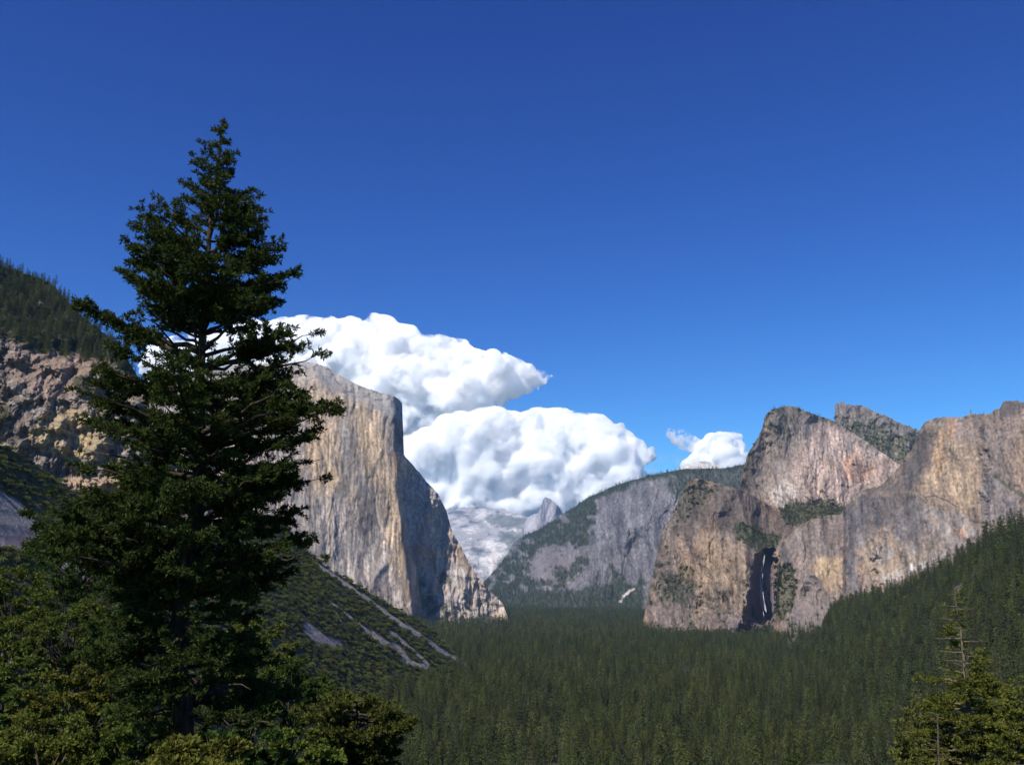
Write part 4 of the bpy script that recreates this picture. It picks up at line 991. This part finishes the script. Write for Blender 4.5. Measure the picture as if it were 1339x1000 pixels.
hero_env = [(160, 288, 292), (172, 270, 299), (190, 268, 303), (204, 250, 318), (222, 249, 326), (236, 219, 341), (248, 218, 338), (262, 228, 366), (282, 199, 356), (300, 188, 378), (318, 156, 390),
            (334, 147, 408), (348, 142, 414), (362, 150, 413), (380, 166, 406), (392, 182, 396), (403, 195, 388), (412, 190, 407), (425, 172, 414), (445, 150, 420), (462, 118, 422), (485, 100, 410), (502, 110, 405), (520, 90, 434), (548, 77, 428), (575, 80, 414),
            (592, 84, 412), (612, 100, 436), (628, 112, 446), (645, 90, 424), (664, 70, 384), (690, 62, 380), (712, 60, 424), (728, 60, 427), (750, 70, 408), (770, 100, 340), (800, 130, 345), (830, 125, 360), (860, 110, 385), (890, 120, 408), (920, 140, 400), (950, 160, 390)]
big_conifer('tall_fir', 'tall dark green fir standing alone in the left foreground', [(243, 1010), (240, 965), (233, 870), (236, 790), (254, 690), (260, 600), (262, 470), (268, 400), (272, 330), (280, 250), (291, 154)],
            36.0, hero_env, 245, M_HERO, 21, r0=0.40, asc=(0.75, -0.12), tuft=17, leaf=0.17, lw=0.30, wide=0.5, gap=0.16, gap_low=0.30, open_z=(float(at(669.5, 486, 36.0)[2]), float(at(669.5, 432, 36.0)[2]), 1.35), rag=0.45, extra=[(0, 398, math.pi * 0.98, 4.9), (0, 400, math.pi * 1.03, 4.6)])
def broadleaf(name, label, px, pytop, D, wpx, seed, mat, H=None, leaf=0.2, n=16000, flat=0.85, group=None, zb=None):
    """oak-like tree: forked trunk, limbs, leaves in many small clumps over an uneven crown"""
    r = np.random.default_rng(seed)
    c = at(px, pytop, D); k = D / FPX; W = wpx * k / 2
    gz = float(ground_z(np.array(c[0]), np.array(D))) - 0.3
    root = empty(name, (float(c[0]), D, gz)); tag(root, label, 'tree', group)
    top = c[2] - gz; H = top
    ch = min(W * 2.1 * flat + 1.0, top * 0.8); cz = top - ch * 0.5
    limbs_v = []; C = []; Dn = []
    z = np.linspace(0, top - ch * 0.75, 6); tp = np.stack([0.15 * r.normal(size=6).cumsum(), 0.15 * r.normal(size=6).cumsum(), z], -1); tp[0, :2] = 0
    tv = tube(tp, np.linspace(0.035 * H * 0.6 + 0.1, 0.12, 6), 9); mesh_np('trunk', tv[0], tv[1], M_BARK, True, None, True, root)
    ncl = int(95 * (W / 3.5) ** 2) + 40
    for i in range(ncl):
        d = r.normal(size=3); d /= np.linalg.norm(d); d[2] = d[2] * 0.9 + 0.1
        rr = 0.42 + 0.68 * r.random() ** 0.6
        rr *= 1 + 0.5 * fbm(np.array([d[0] * 1.7]), np.array([d[1] * 1.7]), d[2] * 1.7 + seed, 2)[0]
        q = np.array([d[0] * W * rr, d[1] * W * rr, cz + d[2] * ch * 0.5 * rr]); q[2] = min(q[2], top - 0.15)
        if i % 3 == 0:
            s0 = tp[-1 - int(r.integers(0, 2))]; mid = (s0 + q) / 2 + r.normal(size=3) * 0.25
            u = np.linspace(0, 1, 6)[:, None]; pth = s0 * (1 - u) ** 2 + 2 * mid * u * (1 - u) + q * u * u
            limbs_v.append(tube(pth, np.linspace(0.09, 0.015, 6), 5))
        m = n // ncl; cr = (0.16 + 0.40 * r.random() ** 1.5) * (0.6 + 0.12 * W)
        dd = r.normal(size=(m, 3)); dd /= np.linalg.norm(dd, axis=1)[:, None]; dd[:, 2] = dd[:, 2] * 0.6
        C.append(q + dd * cr * (r.random(m)[:, None] ** 0.4)); Dn.append(dd + r.normal(size=(m, 3)) * 0.8 + [0, 0, 0.3])
    C = np.concatenate(C); Dn = np.concatenate(Dn); L = leaf * (0.6 + 0.8 * r.random(len(C)))
    cv = leaves(C, Dn, L, L * 0.6, r); mesh_np('crown', cv[0], cv[1], mat, False, None, True, root)
    for b in limbs_v[:40]: mesh_np('limb', b[0], b[1], M_BARK, True, None, True, root)
    return root
OG = 'leafy trees crowding the near hillside'
M_OAK = leaf_mat('oak_leaves', (0.045, 0.075, 0.015), (0.12, 0.155, 0.032), 0.2, 0.35)
M_OAK2 = leaf_mat('dark_oak_leaves', (0.032, 0.056, 0.013), (0.085, 0.115, 0.026), 0.15, 0.35)
M_OAK3 = leaf_mat('olive_oak_leaves', (0.075, 0.098, 0.016), (0.15, 0.168, 0.035), 0.15, 0.3)
for px, py, D, w, m_, lb in (
    (118, 672, 118, 130, M_OAK2, 'dark green leafy tree beside the lower end of the big scree patch'),
    (205, 700, 108, 120, M_OAK2, 'dark leafy tree half hidden behind the tall fir, above the others'),
    (12, 742, 92, 120, M_OAK3, 'olive leafy tree at the frame edge below the big scree patch'),
    (88, 775, 84, 120, M_OAK, 'mid green leafy tree left of the tall fir, below the small scree patch'),
    (170, 800, 76, 120, M_OAK2, 'dark leafy tree close to the left of the fir trunk'),
    (18, 862, 66, 130, M_OAK, 'green leafy tree at the frame edge below the purplish scree'),
    (100, 872, 60, 130, M_OAK3, 'yellowish olive leafy tree below the mid green one, left foreground'),
    (330, 812, 88, 110, M_OAK, 'green leafy tree just right of the fir trunk'),
    (382, 862, 80, 90, M_OAK2, 'small dark leafy tree between the fir and the flat-topped pine'),
    (60, 940, 46, 170, M_OAK3, 'olive leafy crown in the bottom corner of the foreground'),
    (180, 925, 44, 130, M_OAK, 'green leafy crown in front of the fir trunk base, on its left'),
    (300, 930, 46, 130, M_OAK2, 'dark green leafy crown in front of the fir base, on its right'),
    (375, 955, 50, 110, M_OAK3, 'olive leafy crown left of the flat-topped pine'),
    (250, 968, 30, 110, M_OAK3, 'low olive leafy crown directly in front of the fir trunk')):
    broadleaf('leafy_tree', lb, px, py, float(D), w, int(px * 7 + py), m_, group=OG, n=26000, leaf=0.11 + 0.0014 * D)

def up_env(top, cx, bot, w, n=8, ragged=0.12, seed=0, p=0.7):
    r = np.random.default_rng(seed); out = []
    for i in range(n):
        u = i / (n - 1); h = 3 + w * 0.5 * u ** p
        out.append((top + (bot - top) * u, cx - h * (1 + ragged * r.normal()), cx + h * (1 + ragged * r.normal())))
    return out
big_conifer('flat_topped_pine', 'yellow-green flat-topped pine crown at the bottom, right of the tall fir', [(478, 1180), (470, 1000), (466, 912)], 62.0,
            [(908, 400, 505), (916, 390, 520), (926, 384, 542), (940, 382, 550), (955, 392, 546), (975, 405, 520), (1010, 400, 530), (1080, 400, 540)], 70, leaf_mat('pine_needles', (0.045, 0.062, 0.014), (0.10, 0.115, 0.026), 0.0, 0.3), 31, r0=0.3, asc=(0.02, 0.05), tuft=9, leaf=0.24, lw=0.4, wide=0.6, rag=0.3)
big_conifer('bare_topped_conifer', 'leaning yellow-green conifer with a bare bleached upper trunk', [(1285, 1230), (1273, 1000), (1262, 880), (1257, 830), (1250, 786), (1248, 768)], 78.0,
            [(770, 1246, 1252), (782, 1232, 1262), (794, 1222, 1275), (800, 1218, 1258), (812, 1228, 1262), (830, 1224, 1290), (842, 1222, 1292), (856, 1226, 1290), (868, 1232, 1296), (878, 1215, 1300), (892, 1205, 1312), (915, 1195, 1325), (950, 1185, 1335), (1000, 1170, 1345), (1080, 1160, 1360), (1150, 1150, 1370)],
            130, M_GOLD, 41, bark=M_SNAG, r0=0.42, asc=(0.1, -0.05), tuft=7, leaf=0.24, lw=0.36, wide=0.5, rag=0.5, bare=((770, 786, 0.2), (786, 872, 0.62)), gap=0.14)
big_conifer('young_conifer', 'yellow-green conifer at the bottom right edge beside the bare-topped one', [(1335, 1200), (1332, 1000), (1330, 885)], 72.0,
            up_env(885, 1330, 1150, 170, seed=3), 90, M_GOLD, 51, r0=0.25, asc=(0.35, -0.05), tuft=7, leaf=0.24, lw=0.4, wide=0.6)
big_conifer('young_conifer', 'green conifer at the bottom, left of the bare-topped one, half hidden', [(1206, 1200), (1202, 1000), (1200, 905)], 84.0,
            up_env(905, 1200, 1150, 150, seed=4), 80, M_ND[1], 61, r0=0.25, asc=(0.35, -0.05), tuft=7, leaf=0.26, lw=0.4, wide=0.6)
big_conifer('young_conifer', 'olive conifer tip poking up at the bottom beneath the waterfall cliff', [(1045, 1200), (1040, 1040), (1036, 972)], 90.0,
            up_env(972, 1036, 1150, 90, seed=5), 60, M_ND[1], 71, r0=0.2, asc=(0.4, -0.05), tuft=6, leaf=0.26, lw=0.4, wide=0.6)
M_POLE = bark_mat('weathered_bark', (0.06, 0.047, 0.035), (0.13, 0.10, 0.075), 9.0)
def dead_pole(name, label, path, D, r0, seed):
    r = np.random.default_rng(seed); pa = np.array(path, float); TP = at(pa[:, 0], pa[:, 1], D); base = TP[0].copy()
    root = empty(name, base.tolist()); tag(root, label, 'tree')
    u = np.linspace(0, 1, 24); s = np.linspace(0, 1, len(TP)); tr = np.stack([np.interp(u, s, TP[:, c]) for c in range(3)], -1) + r.normal(size=(24, 3)) * [0.015, 0.015, 0]
    tv = tube(tr - base, np.linspace(r0, r0 * 0.25, 24), 8); mesh_np('trunk', tv[0], tv[1], M_POLE, True, None, True, root)
    for i in range(9):
        k = int(r.integers(8, 23)); a = r.random() * 6.28; L_ = 0.3 + 0.9 * r.random()
        e = tr[k] + np.array([math.cos(a), math.sin(a), 0.15]) * L_
        bv = tube(np.stack([tr[k], (tr[k] + e) / 2, e + [0, 0, -0.1]]) - base, [0.03, 0.02, 0.01], 5); mesh_np('limb', bv[0], bv[1], M_POLE, True, None, True, root)
dead_pole('dead_snag', 'slim dead trunk standing before the green conifer at the bottom', [(1230, 1150), (1228, 1000), (1226, 936)], 70.0, 0.15, 5)

# ---------------------------------------------------------------- clouds, far beyond everything
m_c = bpy.data.materials.new('cloud'); m_c.use_nodes = True
_nt = m_c.node_tree; _nt.nodes.clear()
_o = _nt.nodes.new('ShaderNodeOutputMaterial'); _v = _nt.nodes.new('ShaderNodeVolumePrincipled')
_N = _nt.nodes; _L = _nt.links
_v.inputs['Color'].default_value = (1, 1, 1, 1); _v.inputs['Anisotropy'].default_value = 0.0
_tc = _N.new('ShaderNodeTexCoord'); _n = _N.new('ShaderNodeTexNoise'); _n.inputs['Scale'].default_value = 1 / 800.0; _n.inputs['Detail'].default_value = 10; _n.inputs['Roughness'].default_value = 0.66
_L.new(_tc.outputs['Object'], _n.inputs['Vector'])
_mr = _N.new('ShaderNodeMapRange'); _mr.interpolation_type = 'SMOOTHERSTEP'; _mr.inputs[1].default_value = 0.43; _mr.inputs[2].default_value = 0.58; _mr.inputs[3].default_value = 0.0; _mr.inputs[4].default_value = 0.035
_L.new(_n.outputs[0], _mr.inputs[0]); _L.new(_mr.outputs[0], _v.inputs['Density'])
_L.new(_v.outputs[0], _o.inputs['Volume'])
m_c.cycles.volume_step_rate = 0.6
m_wisp = m_c.copy(); m_wisp.name = 'torn_cloud'
for _q in m_wisp.node_tree.nodes:
    if _q.type == 'MAP_RANGE': _q.inputs[1].default_value = 0.48; _q.inputs[2].default_value = 0.62; _q.inputs[4].default_value = 0.012
    if _q.type == 'TEX_NOISE': _q.inputs['Scale'].default_value = 1 / 420.0
m_veil = m_wisp.copy(); m_veil.name = 'cloud_veil'
for _q in m_veil.node_tree.nodes:
    if _q.type == 'MAP_RANGE': _q.inputs[1].default_value = 0.42; _q.inputs[2].default_value = 0.75; _q.inputs[4].default_value = 0.0016
def ico(n):
    import bmesh
    b = bmesh.new(); bmesh.ops.create_icosphere(b, subdivisions=n, radius=1.0)
    V = np.array([v.co[:] for v in b.verts]); F = np.array([[v.index for v in f.verts] for f in b.faces]); b.free(); return V, F
ICO = {4: ico(4), 5: ico(5), 3: ico(3)}
def cloud(name, label, outline, Y, n, rmax, seed, rmin=2.6, depth=1500.0, flat=0.75, small=260, vox=70.0, mat=None, wob=4.5):
    r = np.random.default_rng(seed); o = np.array(outline, float)
    x0, y0 = o.min(0); x1, y1 = o.max(0); puffs = []
    k = 0
    while len(puffs) < n and k < 200000:
        k += 1
        x = r.uniform(x0, x1); y = r.uniform(y0, y1); d = poly_sd(np.array([x]), np.array([y]), o)[0] + wob * 2.2 * float(fbm(np.array([x / (5.0 * wob)]), np.array([y / (4.0 * wob)]), seed, 3)[0])
        if d > rmin: puffs.append((x, y, min(d * 1.0, rmax) * (0.75 + 0.25 * r.random()), r.normal() * depth * 0.3))
    k = 0
    while len(puffs) < n + small and k < 400000:
        k += 1
        x = r.uniform(x0, x1); y = r.uniform(y0, y1); d = poly_sd(np.array([x]), np.array([y]), o)[0] + wob * 2.2 * float(fbm(np.array([x / (5.0 * wob)]), np.array([y / (4.0 * wob)]), seed, 3)[0])
        if rmin * 0.3 < d < rmin * 2.2: puffs.append((x, y, d + 1.0 + 2.5 * r.random(), r.normal() * depth * 0.3))
    Vs = []; Fs = []; q = 0
    for x, y, rad, dy in puffs:
        c = at(x, y, Y + dy - rad * 6); R = rad * Y / FPX
        V, F = ICO[5 if rad > 22 else 4 if rad > 8 else 3]
        W = V * R * np.array([1, 1.0, flat]) + c
        def bil(w, s_): return np.abs(pn(w[:, 0] / s_, w[:, 1] / s_, w[:, 2] / s_))
        b = 900 * bil(W, 1500) + 520 * bil(W + 777, 640) + 330 * bil(W, 300) + 190 * bil(W + 99, 140)
        W = W + V * (b * min(1, R / 700) + 0.10 * R)[:, None]
        Vs.append(W); Fs.append(F + q); q += len(V)
    ob = mesh_np(name, np.concatenate(Vs), np.concatenate(Fs), mat or m_c, True)
    rm = ob.modifiers.new('fuse', 'REMESH'); rm.mode = 'VOXEL'; rm.voxel_size = vox
    tag(ob, label, 'cloud'); return ob
cloud('cumulus_cloud', 'largest white cumulus cloud, tapering to a point above the monolith', [(180, 470), (230, 440), (300, 432), (350, 422), (410, 418), (445, 421), (470, 413), (490, 408), (512, 416), (528, 432), (575, 440), (600, 446), (625, 460), (650, 464), (675, 470), (692, 484), (722, 491), (700, 506), (665, 522), (655, 540), (600, 556), (520, 585), (440, 580), (300, 560), (200, 520)],
      28500, 330, 24, 5, vox=75.0, depth=900.0)
cloud('cumulus_cloud', 'broad lumpy white cloud bank low over the far peaks and the half-dome', [(500, 590), (540, 566), (600, 549), (660, 541), (720, 538), (762, 537), (790, 550), (812, 556), (828, 574), (860, 585), (848, 598), (828, 604), (845, 625), (840, 660), (760, 700), (560, 700), (500, 640)],
      26500, 380, 20, 9, depth=900.0)
cloud('cumulus_cloud', 'small white puffy cloud behind the bald summit dome', [(908, 596), (912, 580), (925, 570), (945, 567), (968, 569), (973, 580), (965, 592), (980, 600), (990, 622), (890, 626), (895, 606)], 30000, 40, 12, 11, 2.5, 500, small=60, wob=2.0)
cloud('cumulus_cloud', 'tiny wispy cloud scrap drifting left of the small puffy cloud', [(872, 562), (880, 558), (890, 562), (902, 568), (914, 576), (920, 588), (908, 590), (892, 584), (878, 576)], 30000, 26, 8, 13, 1.5, 300, small=30, mat=m_wisp, wob=1.5)

cloud('cumulus_cloud', 'thin torn veil of cloud stretching between the cloud bank and the small puffy cloud', [(828, 606), (850, 598), (880, 596), (910, 598), (945, 592), (975, 590), (985, 600), (950, 612), (900, 616), (850, 618), (830, 616)], 31500, 60, 6, 17, 1.5, 300, small=80, mat=m_veil, wob=1.5)

# ---------------------------------------------------------------- the air: thin haze filling the valley
hv = np.array([(x, y, z) for x in (-15500, 15500) for y in (-150, 22500) for z in (Z0 - 20 - 150, 3000)], float)
hf = np.array([(0, 1, 3, 2), (4, 6, 7, 5), (0, 4, 5, 1), (2, 3, 7, 6), (0, 2, 6, 4), (1, 5, 7, 3)])
m_h = bpy.data.materials.new('haze_air'); m_h.use_nodes = True
_nt = m_h.node_tree; _nt.nodes.clear()
_o = _nt.nodes.new('ShaderNodeOutputMaterial'); _v = _nt.nodes.new('ShaderNodeVolumePrincipled')
_v.inputs['Color'].default_value = (0.38, 0.62, 1.0, 1); _v.inputs['Density'].default_value = HAZE; _v.inputs['Anisotropy'].default_value = 0.0
_nt.links.new(_v.outputs[0], _o.inputs['Volume'])
hz = mesh_np('haze', hv, hf, m_h); tag(hz, 'thin blue air between the viewpoint and the far peaks', None, None, 'stuff')
